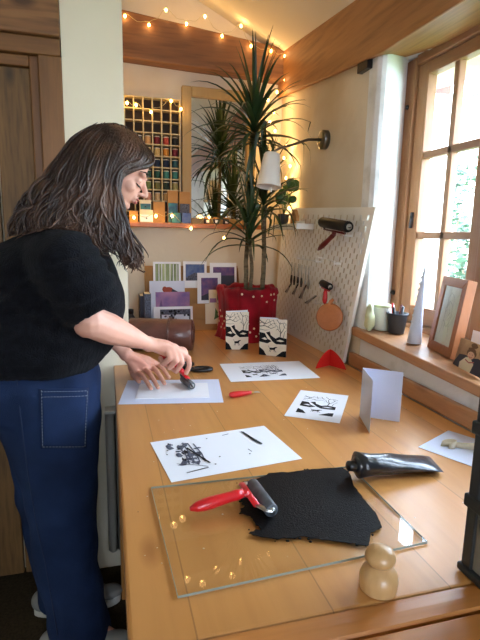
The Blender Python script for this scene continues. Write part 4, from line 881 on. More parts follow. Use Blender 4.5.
p = onsill(377, 331)+V3((-.028, -.035, 0)); p = onsill(380, 329.5); t = tag(MB().lathe(p+V3((0, 0, 0)), [(.008, 0), (.011, .002), (.010, .006), (0, .007)], 'black_plastic', n=18).build('bottle_cap'), 'small black cap on the sill in front of the white tub', 'cap')
# picture frame leaning on the window
bl, br = onsill(427, 345.5), onsill(450, 359.5); bl.z = br.z = min(bl.z, br.z)+.002
Hh = at(437, 275, x=bl.x+.05).z-bl.z; up_ = V3((.055, .02, Hh)); wv = br-bl; nb = wv.cross(up_).normalized()
if nb.x > 0: nb = -nb
dp = -nb*.03; pf_ = thing('picture_frame', 'oak picture frame with a faint pencil sketch leaning against the window', 'frame', (bl+br)/2)
def rail_(a, c, d, e): return MB().prism([a, c, d, e], dp, 'frame_wood')
fwid = .16; b = MB(); o4 = [bl, br, br+up_, bl+up_]; uw = wv*fwid; uv = up_*.12
i4 = [bl+uw+uv, br-uw+uv, br-uw+up_-uv, bl+uw+up_-uv]
for k in range(4): b.prism([o4[k], o4[(k+1) % 4], i4[(k+1) % 4], i4[k]], dp, 'frame_wood')
b.build('frame', pf_, bevel=.0015)
q = MB(); off = -nb*.006; q.prism([p_+off for p_ in i4], -nb*.002, 'sketch_paper'); A = Art(q, i4[0]+off, i4[1]-i4[0], i4[3]-i4[0], nb, .0005)
random.seed(8)
A.line([(.2, .15), (.3, .4), (.28, .6), (.42, .75), (.6, .7), (.68, .5), (.6, .35), (.7, .15)], .012, 'pencil_grey'); A.line([(.35, .62), (.3, .8), (.45, .9), (.62, .82), (.66, .66)], .01, 'pencil_grey'); A.line([(.42, .55), (.5, .5), (.56, .56)], .01, 'pencil_grey'); A.line([(.3, .4), (.5, .3), (.62, .38)], .01, 'pencil_grey')
for i in range(14): A.line([(random.uniform(.2, .7), random.uniform(.15, .8))]+[(random.uniform(.25, .7), random.uniform(.2, .8))], .005, 'pencil_grey')
q.build('sketch', pf_)
MB().prism([p_-nb*.001+(-nb*.002) for p_ in i4], -nb*.0008, 'pane_glass').build('pane', pf_)
# paper cone
p = onsill(414, 343); ap = at(425, 268, x=p.x+.04); b = MB(); ax = ap-p; n = 26; u_, w_, d_ = frame_of(ax); vs = []
for i in range(7):
    t_ = i/6; r = .021*(1-t_)+.003
    for j in range(n): a = 2*pi*j/n; vs.append(p+V3((0, 0, .002))+ax*t_*(1 if i < 6 else 1+.03*sin(5*a))+u_*cos(a)*r+w_*sin(a)*r+V3((0, 0, max(0, .0))) + (V3((0, 0, .021)) if 0 else V3()))
for v in vs[:n]: v.z = p.z+.001
b.add(vs, [(i*n+j, i*n+(j+1) % n, (i+1)*n+(j+1) % n, (i+1)*n+j) for i in range(6) for j in range(n)], 'paper_blue', True)
for i in range(9):
    t0 = .15+i*.085; a = p+ax*t0; wv_ = V3((-.35, .9, 0)).normalized(); r = .021*(1-t0)+.004; b.flat([a+wv_*r*.6, a+ax*.042+wv_*(r+.005), a+ax*.085+wv_*r*.6], 'paper_blue')
o = b.build('paper_cone'); sd = o.modifiers.new('s', 'SOLIDIFY'); sd.thickness = .0008; tag(o, 'white paper cone with pinked edge propped beside the picture frame', 'cone')
# photo of a child, cut-out card
a = onsill(453, 362.5); c = onsill(481, 379); a.z = c.z = min(a.z, c.z)+.001; hh = at(456, 338, x=a.x).z-a.z; U_ = c-a; n_ = U_.cross(V3((0, 0, 1))).normalized()
if n_.x > 0: n_ = -n_
Vv = V3((.02, 0, hh)); b = MB(); b.prism([a, c, c+Vv, a+Vv], -n_*.001, 'photo_tan'); A = Art(b, a, U_, Vv, n_, .0006); random.seed(12)
A.poly([(0, 0), (1, 0), (1, .5), (.75, .55), (.6, .5), (.3, .5), (.12, .45), (0, .1)], 'dark_print'); A.poly([(.22, 0), (.62, 0), (.66, .3), (.5, .48), (.36, .44), (.2, .2)], 'cream_card')
A.blob(.5, .62, .17, .16, 'photo_hair', n=14, jag=.05); A.blob(.5, .56, .12, .13, 'photo_skin', n=12, jag=.04); A.blob(.53, .9, .12, .09, 'photo_hair', n=10, jag=.1); A.poly([(.38, .66), (.5, .78), (.64, .66), (.62, .76), (.5, .84), (.36, .78)], 'photo_hair')
A.line([(.44, .5), (.5, .47), (.56, .5)], .02, 'lip'); A.blob(.45, .59, .015, .012, 'dark_print'); A.blob(.55, .59, .015, .012, 'dark_print'); A.line([(.36, .36), (.5, .3), (.66, .38)], .03, 'lip')
tag(b.build('photograph'), 'photo print of a smiling child leaning at the right end of the window sill', 'photo')
a = onsill(478, 366)+V3((.03, .05, 0)); hh = at(471, 328, x=a.x).z-a.z
b = MB(); q0 = at(470, 334, x=1.06); q1 = at(500, 345, x=1.03); z0 = sill_z(1.05, q1.y)
b.prism([(1.06, q0.y, z0+.004), (1.05, q1.y, z0+.004), (1.06, q1.y, q0.z+.012), (1.07, q0.y, q0.z+.012)], (.0015, 0, 0), 'paper'); tag(b.build('postcard'), 'white-edged card standing behind the child photo on the sill', 'card')
# ------------------------------------------------------------------ outside
struct(MB().mm((1.5, -8, -.3), (30, 40, -.25), 'grass').build('ground'))
def far(u, w, x): return at(u, w, x=x)
h = thing('neighbour_house', 'white rendered neighbouring house seen through the window panes', 'house', (9, 10, -.25))
hx = 7.5; b = MB(); ya, yb = far(480, 100, hx).y-2.5, far(417, 100, hx).y+.6
b.mm((hx, ya, -.25), (hx+4, yb, 3.6), 'render_white'); b.build('walls', h)
b = MB(); b.prism([(hx-.35, ya-.3, 3.55), (hx-.35, yb+.3, 3.55), (hx+2.2, yb+.3, 5.2), (hx+2.2, ya-.3, 5.2)], (.0, 0, .12), 'render_white'); b.build('roof', h)
z1 = far(440, 107, hx).z; z2 = far(440, 125, hx).z
b = MB(); b.mm((hx-.12, ya, z1-.06), (hx, yb, z1+.05), 'slate'); b.mm((hx-.08, ya, z2-.03), (hx, yb, z2+.02), 'slate'); b.build('gutter', h)
p0 = far(455, 240, hx); p1 = far(470, 217, hx); b = MB(); b.mm((hx-.03, p1.y, p0.z), (hx-.01, p0.y, p1.z), 'slate'); b.build('window', h)
bp_ = at(420, 150, x=2.7); t = tag(MB().mm((2.7, bp_.y-.05, -.25), (2.95, bp_.y+.3, 2.6), 'render_white').build('garden_post'), 'white post close outside the left panes', 'post')
bp_ = at(424, 150, x=3.8); ct = at(424, 77, x=3.8).z; t = tag(MB().mm((3.8, bp_.y-.02, -.25), (4.1, bp_.y+.28, ct), 'brick').build('brick_pier'), 'red brick pier outside beyond the white post', 'pier')
def bush(cx, cy, top, rx, seed, label, N=900):
    random.seed(seed); t = thing('shrub', label, 'shrub', (cx, cy, -.25)); b = MB(); st = MB(); base = V3((cx, cy, -.25))
    cz = (top+-.25)/2; rz = (top+.25)/2
    for k in range(7): e = base+V3((random.uniform(-rx, rx)*.7, random.uniform(-rx, rx)*.7, random.uniform(.5, .9)*2*rz)); st.tube([base, base.lerp(e, .5)+V3((.05, 0, .1)), e], [.04, .025, .008], 'bark', n=6)
    for k in range(N):
        v = V3((random.gauss(0, 1), random.gauss(0, 1), random.gauss(0, 1))).normalized()*random.uniform(.55, 1.0)**.5; q = V3((cx+v.x*rx, cy+v.y*rx, cz+v.z*rz))
        q += v*.15*noise.noise(q*1.5); r = random.uniform(.03, .07); a = V3((random.uniform(-1, 1), random.uniform(-1, 1), random.uniform(-1, 1))).normalized(); u_, w_, _ = frame_of(a)
        b.add([q-u_*r, q-w_*r*.5, q+u_*r, q+w_*r*.5], [(0, 1, 2, 3)], 'bush')
    st.build('stem', t); b.build('foliage', t)['kind'] = 'stuff'
q = at(434, 190, x=4.6); bush(4.6, q.y, at(434, 136, x=4.6).z, .55, 1, 'green leafy shrub outside the left column of panes')
q = at(465, 190, x=5.6); bush(6.3, q.y+.5, at(465, 152, x=5.6).z+.15, .7, 2, 'green leafy shrub outside the right column of panes')
q = at(450, 290, x=3.6); bush(3.6, q.y-.6, at(440, 238, x=3.6).z, .6, 3, 'low green shrub outside the lower panes')
# ------------------------------------------------------------------ light
w = bpy.data.worlds.new('world'); SC.world = w; w.use_nodes = True; nt = w.node_tree; bg = nt.nodes['Background']
sky = nt.nodes.new('ShaderNodeTexSky'); sky.sky_type = 'NISHITA'; sky.sun_disc = False; sky.sun_elevation = radians(38); sky.sun_rotation = radians(250); sky.air_density = 1.2; sky.dust_density = 2.5; sky.ozone_density = 1
mixc = nt.nodes.new('ShaderNodeMixRGB'); mixc.inputs[0].default_value = .72; mixc.inputs[2].default_value = (.80, .92, 1.14, 1)
ml = nt.nodes.new('ShaderNodeVectorMath'); ml.operation = 'SCALE'; ml.inputs[3].default_value = .12
nt.links.new(sky.outputs[0], ml.inputs[0]); nt.links.new(ml.outputs[0], mixc.inputs[1]); nt.links.new(mixc.outputs[0], bg.inputs[0]); bg.inputs[1].default_value = 31.0
def portal(loc, rot, sx, sy):
    l = bpy.data.lights.new('window_portal', 'AREA'); l.shape = 'RECTANGLE'; l.size = sx; l.size_y = sy; l.cycles.is_portal = True
    o = bpy.data.objects.new('window_portal', l); o.location = loc; o.rotation_euler = rot; COL.objects.link(o)
portal((1.26, 1.05, 1.5), (0, radians(90), 0), 1.15, 1.5)
portal((.08, -2.66, 1.62), (radians(90), 0, 0), 1.35, .9)
# ------------------------------------------------------------------ person
PO = V3((-.18, 1.52, 0))
pn = thing('person', 'woman with long dark hair in black jumper and blue jeans, rolling a card', 'person', PO)
Y0 = 1.50
def A_(u, w, y=Y0): return at(u, w, y=y)
ex = V3((1, 0, 0))
# ---- head frame: looking down and to the right of the picture
hu = V3((.45, 0, .893)); hf = V3((.893, 0, -.45)); hl = V3((0, -1, 0))   # up, forward, towards the viewer
yaw_ = radians(8); hf = (hf*cos(yaw_)+hl*sin(yaw_)).normalized(); hl = (hl*cos(yaw_)-V3((.893, 0, -.45))*sin(yaw_)).normalized()
BR = A_(142.5, 186)
HC = BR-hf*.092+hu*.030
def hp_(f, u, l=0): return HC+hf*f+hu*u+hl*l
HR = Matrix((hf, hl, hu)).transposed()
body = MB()
def chain(pts, rad, ell=None, n=14, up=None, mb=None):
    k = []; r = []; e = []
    m = 4
    for i in range(len(pts)-1):
        for j in range(m):
            t = j/m; k.append(V3(pts[i]).lerp(V3(pts[i+1]), t)); r.append(rad[i]*(1-t)+rad[i+1]*t); e.append((ell[i]*(1-t)+ell[i+1]*t) if ell else 1)
    k.append(V3(pts[-1])); r.append(rad[-1]); e.append(ell[-1] if ell else 1)
    (mb or body).tube(k, r, 'skin', n=n, ell=e, up=up); (mb or body).ball(pts[0], rad[0]*.98, 'skin', 12); (mb or body).ball(pts[-1], rad[-1]*.98, 'skin', 12)
head = body
head.ball(hp_(0, -.006), (.090, .070, .082), 'skin', 28, HR)                      # cranium
head.ball(hp_(.038, -.048), (.054, .056, .070), 'skin', 24, HR)          # mid face
head.ball(hp_(.046, .026), (.040, .058, .048), 'skin', 20, HR)           # forehead
head.ball(hp_(.050, -.098), (.030, .036, .026), 'skin', 18, HR)          # jaw front
head.ball(hp_(.072, -.104), (.015, .017, .014), 'skin', 14, HR)          # chin
head.ball(hp_(.0, -.075), (.050, .058, .042), 'skin', 18, HR)            # jaw
for s in (-1, 1):
    head.ball(hp_(.062, -.052, s*.036), (.022, .020, .020), 'skin', 14, HR)   # cheek
    head.ball(hp_(.083, -.006, s*.028), (.012, .023, .008), 'skin', 12, HR)   # brow ridge
    head.ball(hp_(.077, -.026, s*.030), (.012, .014, .0115), 'skin', 14, HR)   # eyelid bulge
head.tube([hp_(.086, -.012), hp_(.096, -.028), hp_(.108, -.044), hp_(.112, -.052)], [.006, .0065, .0082, .0085], 'skin', 12, ell=1.1)
head.ball(hp_(.109, -.053), (.0105, .0095, .0085), 'skin', 12, HR)
for s in (-1, 1): head.ball(hp_(.099, -.056, s*.0095), (.0085, .006, .006), 'skin', 10, HR)
head.ball(hp_(.084, -.068), (.012, .020, .014), 'skin', 12, HR)
head.ball(hp_(.092, -.0735), (.0095, .018, .0048), 'skin', 12, HR); head.ball(hp_(.090, -.0835), (.009, .016, .0055), 'skin', 12, HR)
for s in (-1, 1): head.ball(hp_(-.004, -.03, s*.072), (.016, .007, .028), 'skin', 12, HR)
neck0 = V3((-.085, 1.5, 1.335))
chain([neck0, hp_(-.045, -.07)], [.062, .056])
# ---- arms
eR = at(91, 322, y=1.31); wR = at(149, 344, y=1.425)
shR = V3((-.14, 1.36, 1.26))
chain([neck0, V3((-.12, 1.42, 1.29)), shR, shR.lerp(eR, .5), eR], [.055, .045, .045, .042, .045])
chain([eR, eR.lerp(wR, .28), eR.lerp(wR, .65), wR], [.043, .044, .034, .0235], ell=[1, 1, .95, .8])
body.ball(eR+V3((-.010, -.004, -.006)), (.036, .034, .036), 'skin', 14)
# far arm: palm pressed on the card
wL = at(126, 354, y=1.60); eL = V3((-.06, 1.70, 1.10)); shL = V3((-.12, 1.65, 1.26))
chain([neck0, V3((-.12, 1.58, 1.29)), shL, shL.lerp(eL, .5), eL], [.055, .045, .045, .042, .043])
chain([eL, eL.lerp(wL, .4), wL], [.040, .036, .024], ell=[1, .95, .8])
# ---- hands
def finger(pts, r, nail=None):
    k = [V3(p) for p in pts]; m = len(k); rr = [r*(1.08-.28*i/(m-1)) for i in range(m)]
    chain(k, rr, n=10)
nails = []
CZ = TZ+.0045
# far (left) hand: knuckles, then fingers fanning forward onto the card
tipsL = [at(u, w, z=CZ+.007) for u, w in ((151, 388.5), (158, 387.5), (164.5, 383.5), (169, 377.5))]
kn = [at(u, w, z=z) for u, w, z in ((137, 372, CZ+.026), (144.5, 369, CZ+.033), (151, 366.5, CZ+.034), (157, 364.5, CZ+.030))]
pmL = (kn[1]+kn[2])/2
chain([wL, wL.lerp(pmL, .5)+V3((0, 0, .006)), pmL], [.025, .024, .020], ell=[.8, .7, .6])
for k_ in kn: chain([wL.lerp(k_, .25), wL.lerp(k_, .65)+V3((0, 0, .004)), k_], [.017, .0155, .0115])
for i, (k_, t_) in enumerate(zip(kn, tipsL)):
    d = t_-k_; m1 = k_+d*.40+V3((0, 0, .010)); m2 = k_+d*.74+V3((0, 0, .006)); finger([k_, m1, m2, t_], [.0086, .0092, .0092, .0086][i]); nails.append((m2, t_, .0062))
th0 = wL.lerp(kn[3], .30); tt = at(137, 379, z=CZ+.008); tb_ = wL.lerp(kn[0], .35)
finger([tb_, at(131, 369, z=CZ+.024), at(133, 375, z=CZ+.012), at(139, 381.5, z=CZ+.007)], .0105)
# near (right) hand gripping the roller handle
RL0, RL1 = at(183, 378.5, z=TZ+.0175), at(192, 386, z=TZ+.0175)
hA = at(157, 349, y=1.47); hB = at(183, 372, y=1.50)
knR = [at(175, 347.5, y=1.44), at(180, 351, y=1.46), at(183, 355, y=1.475), at(184.5, 358, y=1.50)]
pmR = knR[1].lerp(knR[2], .5); 
chain([wR, wR.lerp(pmR, .5)+V3((0, -.002, .006)), pmR], [.025, .029, .022], ell=[.85, .75, .75])
for k_ in knR: chain([wR.lerp(k_, .2), wR.lerp(k_, .6), k_], [.019, .018, .0125])
hd = (hB-hA)
cur = []
kk = [(at(166, 345, y=1.425), at(170, 358, y=1.425), at(163, 364, y=1.45), at(160, 358, y=1.475)),
      (at(171, 347, y=1.43), at(176, 361, y=1.43), at(169, 368, y=1.455), at(165, 362, y=1.48)),
      (at(177, 350, y=1.445), at(182, 363, y=1.44), at(176, 371.5, y=1.465), at(171, 367, y=1.485))]
for q in kk: chain([wR.lerp(q[0], .55), q[0]], [.018, .0125]); finger(q, .0098)
finger([at(181, 353.5, y=1.46), at(188.5, 358, y=1.455), at(189.5, 366, y=1.465), at(186, 373, y=1.475)], .0095); nails.append((at(189.5, 366, y=1.465), at(186, 373, y=1.475), .0062))
finger([wR.lerp(pmR, .45)+V3((0, .02, -.012)), at(164, 358, y=1.50), at(173, 365, y=1.505), at(179, 370, y=1.50)], .0105)
# torso core inside the clothes, legs core
chain([V3((-.20, 1.52, .92)), V3((-.17, 1.5, 1.15)), V3((-.13, 1.5, 1.26)), neck0], [.10, .10, .07, .045])
NL = [at(44, 400, y=1.46), at(60, 500, y=1.46), at(70, 583, y=1.46), V3((at(82, 650, y=1.46).x-.0, 1.46, .09))]
FL = [V3((-.20, 1.62, .90)), V3((-.19, 1.63, .5)), V3((-.185, 1.64, .09))]
chain([V3((-.20, 1.49, .9)), NL[1], NL[3]], [.08, .06, .04]); chain([V3((-.20, 1.56, .9)), FL[1], FL[2]], [.08, .055, .04])
for ank, toe in ((NL[3], NL[3]+V3((.09, -.02, -.045))), (FL[2], V3((-.10, 1.625, .045)))): chain([ank, toe], [.037, .026])
bo = remeshed(body, 'body', ['skin'], .0034, parent=pn, smooth=3, f=.5)
# fingernails, face details
for m2, t_, r in nails:
    d = (t_-m2).normalized(); up_ = V3((0, 0, 1)) if t_.z < CZ+.02 else V3((.5, -.6, .5)); up_ = (up_-d*up_.dot(d)).normalized(); sd_ = d.cross(up_)
    MB().ball(t_+up_*.0062-d*.001, (r, r*.75, .0014), 'photo_skin', 10, Matrix((d, sd_, up_)).transposed()).build('fingernail', pn)
f = MB(); 
for s in (-1, 1):
    f.tube([hp_(.088, .000, s*.010), hp_(.0925, .006, s*.022), hp_(.086, .004, s*.036), hp_(.074, -.002, s*.046)], [.0016, .0028, .0026, .0012], 'brow', n=8, ell=.7)
f.build('eyebrow', pn)
f = MB()
for s in (-1, 1):
    pts = [hp_(.0835, -.034, s*.017), hp_(.0905, -.0395, s*.025), hp_(.0880, -.0400, s*.034), hp_(.078, -.036, s*.043)]
    f.tube(pts, [.0010, .0019, .0022, .0012], 'eye_dark', n=7)
    f.tube([pts[1]+hf*.001, pts[1]+hf*.007-hu*.006], [.0012, .0004], 'eye_dark', n=5); f.tube([pts[2]+hf*.001, pts[2]+hf*.007-hu*.006+hl*s*.002], [.0012, .0004], 'eye_dark', n=5)
f.build('eyelashes', pn)
f = MB(); f.ball(hp_(.0965, -.0735), (.006, .0165, .0042), 'lip', 12, HR); f.ball(hp_(.0945, -.0830), (.006, .0145, .0050), 'lip', 12, HR); f.build('lips', pn)
# ring-less; jumper
s = MB()
def sec(mb, secs, n=36, mat_='wool_black'):
    vs = []; 
    for (cx, cy, cz, rx, ry, tilt) in secs:
        for j in range(n):
            a = 2*pi*j/n; x = cos(a); y = sin(a); e = .82; x = math.copysign(abs(x)**e, x); y = math.copysign(abs(y)**e, y)
            vs.append((cx+x*rx, cy+y*ry, cz+x*rx*tilt))
    k = len(secs); mb.add(vs, [(i*n+j, i*n+(j+1) % n, (i+1)*n+(j+1) % n, (i+1)*n+j) for i in range(k-1) for j in range(n)]+[tuple(range(n)), tuple((k-1)*n+j for j in range(n))], mat_, True)
sec(s, [(-.215, 1.51, .975, .170, .20, -.06), (-.215, 1.51, .985, .188, .215, -.06), (-.205, 1.51, 1.03, .215, .225, -.04), (-.185, 1.51, 1.12, .232, .225, 0), (-.175, 1.505, 1.20, .226, .22, -.1), (-.160, 1.50, 1.26, .190, .215, -.1), (-.145, 1.50, 1.305, .155, .20, -.1), (-.12, 1.50, 1.34, .11, .165, -.1), (-.10, 1.50, 1.37, .08, .10, -.1), (-.085, 1.5, 1.385, .066, .08, -.2)])
cR = at(93, 309, y=1.31); cR2 = at(91, 300, y=1.31)
pts = [V3((-.14, 1.40, 1.295)), V3((-.15, 1.36, 1.275)), at(66, 262, y=1.31), at(77, 284, y=1.305), cR2, cR]
k = []; r = []
rr = [.078, .085, .090, .088, .080, .072]
for i in range(len(pts)-1):
    for j in range(5): t = j/5; k.append(pts[i].lerp(pts[i+1], t)); r.append(rr[i]*(1-t)+rr[i+1]*t)
k.append(pts[-1]); r.append(rr[-1]); s.tube(k, r, 'wool_black', n=26); s.ball(pts[0], .078, 'wool_black', 18); s.ball(pts[1], .084, 'wool_black', 18)
dcf = (cR-at(77, 284, y=1.305)).normalized()
cu, cw2, _ = frame_of(dcf)
for off, R_, rr_ in ((-.004, .066, .011), (-.022, .074, .011), (-.040, .080, .012)):
    c = cR+dcf*off; s.tube([c+cu*cos(2*pi*i/24)*R_+cw2*sin(2*pi*i/24)*R_ for i in range(25)], rr_, 'wool_black', n=8, cap=False)
s.tube([V3((-.12, 1.62, 1.33)), V3((-.12, 1.68, 1.30)), V3((-.09, 1.705, 1.2)), V3((-.06, 1.70, 1.10)), V3((-.04, 1.685, 1.07))], [.085, .085, .078, .07, .06], 'wool_black', n=20); s.ball((-.12, 1.66, 1.32), .085, 'wool_black', 16)
def ribs(p):
    d = 0
    if p.z < 1.035 and p.y > 1.2: d += .0012*sin((math.atan2(p.y-1.51, p.x+.2))*90)
    a = (p-cR).dot(dcf)
    if p.y < 1.42 and -.16 < a < -.02: d += .0035*sin(a*150+8*noise.noise(p*5))
    if 1.02 < p.z < 1.2 and p.y < 1.45 and p.x < -.05: d += .004*sin(p.z*70+p.x*30+5*noise.noise(p*4))
    return d
so = remeshed(s, 'jumper', ['wool_black'], .0075, parent=pn, smooth=5, noise_amp=.007, noise_scale=(9, 9, 9), fn=ribs)
# jeans
j = MB()
rows_ = [(368, -16, 98), (385, -16, 101), (405, -10, 102), (430, 1, 101), (454, 10, 99.5), (478, 17, 98.5), (500, 22, 98), (520, 26.5, 97.5), (540, 30, 98), (560, 35, 99), (583, 40, 101), (607, 45, 104), (633, 50, 109), (652, 53, 112)]
secs = []
for w, a, b_ in rows_:
    p0, p1 = at(a, w, y=1.46), at(b_, w, y=1.46); t = (w-368)/(652-368); cy = 1.485-.025*t; ry = .16-.06*min(1, t*1.6); secs.append(((p0.x+p1.x)/2, cy, p0.z if w < 640 else .018, (p1.x-p0.x)/2, ry, 0))
sec(j, secs, 32, 'denim')
sec(j, [(-.215, 1.58, 1.0, .165, .13, 0), (-.21, 1.6, .88, .17, .13, 0), (-.20, 1.62, .6, .125, .105, 0), (-.185, 1.63, .3, .105, .095, 0), (-.175, 1.635, .055, .095, .085, 0)], 28, 'denim')
sec(j, [(-.213, 1.515, 1.01, .165, .185, 0), (-.213, 1.515, .93, .185, .195, 0), (-.205, 1.53, .84, .17, .19, 0)], 28, 'denim')
def fold(p):
    d = .0035*sin(p.z*38+p.x*16+6*noise.noise(V3((p.x*4, p.y*4, p.z*3)))) * max(0, min(1, (.72-p.z)*4))
    d += .003*sin(p.x*60+p.z*14+4*noise.noise(p*5))*max(0, min(1, (p.z-.6)*3))
    return d
jo = remeshed(j, 'jeans', ['denim'], .009, parent=pn, smooth=5, noise_amp=.009, noise_scale=(5, 5, 4), fn=fold)
bvh = BVHTree.FromPolygons([v.co+wl(pn) for v in jo.data.vertices], [list(p.vertices) for p in jo.data.polygons])
def onj(u, w, off=.003):
    d = (at(u, w, y=1.4)-CAM).normalized(); h = bvh.ray_cast(CAM, d); 
    return (h[0]+h[1]*off) if h[0] is not None else None
def patch(cs, m, name, nx=10, ny=12, off=.0035):
    vs = []
    for jy in range(ny+1):
        for ix in range(nx+1):
            s_, t_ = ix/nx, jy/ny; u = (cs[0][0]*(1-s_)+cs[1][0]*s_)*(1-t_)+(cs[3][0]*(1-s_)+cs[2][0]*s_)*t_; w = (cs[0][1]*(1-s_)+cs[1][1]*s_)*(1-t_)+(cs[3][1]*(1-s_)+cs[2][1]*s_)*t_
            vs.append(onj(u, w, off))
    if any(v is None for v in vs): return None
    b = MB(); b.add(vs, [(a, a+1, a+nx+2, a+nx+1) for jy in range(ny) for a in range(jy*(nx+1), jy*(nx+1)+nx)], m, True); o = b.build(name, jo if 0 else pn); sd = o.modifiers.new('s', 'SOLIDIFY'); sd.thickness = .003; return o
pk = patch(((39, 389), (88, 388), (86, 448), (41, 448)), 'denim', 'pocket')
def stitch(pts, r=.0008, dash=3):
    b = MB(); n = 0
    for i in range(len(pts)-1):
        (a, c), (e, g) = pts[i], pts[i+1]; L_ = math.hypot(e-a, g-c); k = max(1, int(L_/dash))
        for q in range(k):
            t0, t1 = q/k, (q+.62)/k; A1, A2 = onj(a+(e-a)*t0, c+(g-c)*t0, .0052), onj(a+(e-a)*t1, c+(g-c)*t1, .0052)
            if A1 is not None and A2 is not None and (A1-A2).length < .05: b.tube([A1, A2], r, 'stitch', n=5)
    return b
stitch([(41, 391.5), (86, 390.5)]).build('pocket_stitching', pn); stitch([(41, 396.5), (86.5, 395.5)]).build('pocket_stitching', pn); stitch([(41, 390), (43, 446), (84, 446), (86, 390)]).build('pocket_stitching', pn)
b = MB(); pts = [onj(u, w, .0015) for u, w in ((17, 355), (17.5, 380), (20, 410), (25, 450), (31, 490), (38, 530), (45, 560), (52, 600), (58, 635))]; pts = [p for p in pts if p is not None]
if len(pts) > 2: b.tube(pts, .0018, 'denim_seam', n=6); b.build('side_seam', pn)
# shoes
def shoe(heel, toe, W=.095):
    t = MB(); d = (toe-heel); L_ = d.length; d.normalize(); sd_ = V3((-d.y, d.x, 0)); so_ = MB(); pts = []
    for i in range(28):
        a = 2*pi*i/28; u = .5+.5*cos(a); w = sin(a)*W/2*(.86+.2*u)*(1 if u < .8 else 1); pts.append(heel+d*(u*L_)+sd_*w)
    so_.prism([(p.x, p.y, .003) for p in pts], (0, 0, .028), 'rubber_white'); so_.build('shoe_sole', pn, bevel=.004)
    for u, h, ww in ((.12, .075, .036), (.3, .085, .038), (.5, .07, .042), (.7, .052, .043), (.88, .042, .036)):
        t.ball(heel+d*(u*L_)+V3((0, 0, .03+h*.35)), (ww*1.25, ww, h*.55), 'shoe_grey', 16, Matrix.Rotation(math.atan2(d.y, d.x), 3, 'Z'))
    remeshed(t, 'shoe', ['shoe_grey'], .005, parent=pn, smooth=4)
    MB().ball(heel+d*L_*.93+V3((0, 0, .036)), (.022, .034, .016), 'rubber_white', 14, Matrix.Rotation(math.atan2(d.y, d.x), 3, 'Z')).build('toe_cap', pn)
h0 = at(34, 616, z=.0); t0 = at(121, 600, z=.0); h0.z = t0.z = 0
shoe(V3((h0.x, t0.y+.0, 0)), V3((t0.x, t0.y, 0)))
shoe(V3((-.235, 1.455, 0)), V3((.03, 1.42, 0)))
# ---- hair
hb = MB()
E1 = (hp_(-.012, .002), (.094, .080, .090)); E2 = (hp_(-.044, -.024), (.070, .078, .080))
hb.ball(E1[0], E1[1], 'hair_dark', 30, HR)
hb.ball(E2[0], E2[1], 'hair_dark', 24, HR)
def blobpath(pts, r, ell=1):
    k = []; rr = []
    for i in range(len(pts)-1):
        for q in range(5): t = q/5; k.append(pts[i].lerp(pts[i+1], t)); rr.append(r[i]*(1-t)+r[i+1]*t)
    k.append(pts[-1]); rr.append(r[-1]); hb.tube(k, rr, 'hair_dark', n=16, ell=ell)
blobpath([A_(100, 160, 1.47), A_(80, 180, 1.45), A_(58, 203, 1.44), A_(38, 225, 1.44), A_(26, 238, 1.44)], [.058, .058, .048, .03, .010])
blobpath([A_(110, 175, 1.46), A_(106, 195, 1.43), A_(112, 225, 1.40), A_(124, 250, 1.395), A_(133, 266, 1.39)], [.034, .030, .022, .016, .008])
def clipface(p):
    return 0
ho_b = remeshed(hb, 'hair_base', ['hair_dark'], .006, loc=wl(pn), smooth=4)
# carve the base away from the face
me = ho_b.data; bm = bmesh.new(); bm.from_mesh(me); L0 = wl(pn); kill = []
for v in bm.verts:
    q = v.co+L0-HC; f_, u_, l_ = q.dot(hf), q.dot(hu), q.dot(hl)
    if f_ > .034 and u_ < .045 and abs(l_) < .13: kill.append(v)
bmesh.ops.delete(bm, geom=kill, context='VERTS'); bm.to_mesh(me); bm.free()
ho_b.parent = pn; ho_b.location = (0, 0, 0)
random.seed(42); hs = MB()
jb = BVHTree.FromPolygons([v.co+wl(pn) for v in so.data.vertices], [list(p.vertices) for p in so.data.polygons])
def catmull(P, n):
    out = []; P = [P[0]*2-P[1]]+P+[P[-1]*2-P[-2]]
    for i in range(1, len(P)-2):
        for q in range(n):
            t = q/n; a, b_, c, d = P[i-1], P[i], P[i+1], P[i+2]
            out.append(.5*((2*b_)+(c-a)*t+(2*a-5*b_+4*c-d)*t*t+(3*b_-a-3*c+d)*t**3))
    out.append(P[-2]); return out
def G(l): return [A_(u, w, y) for u, w, y in l]
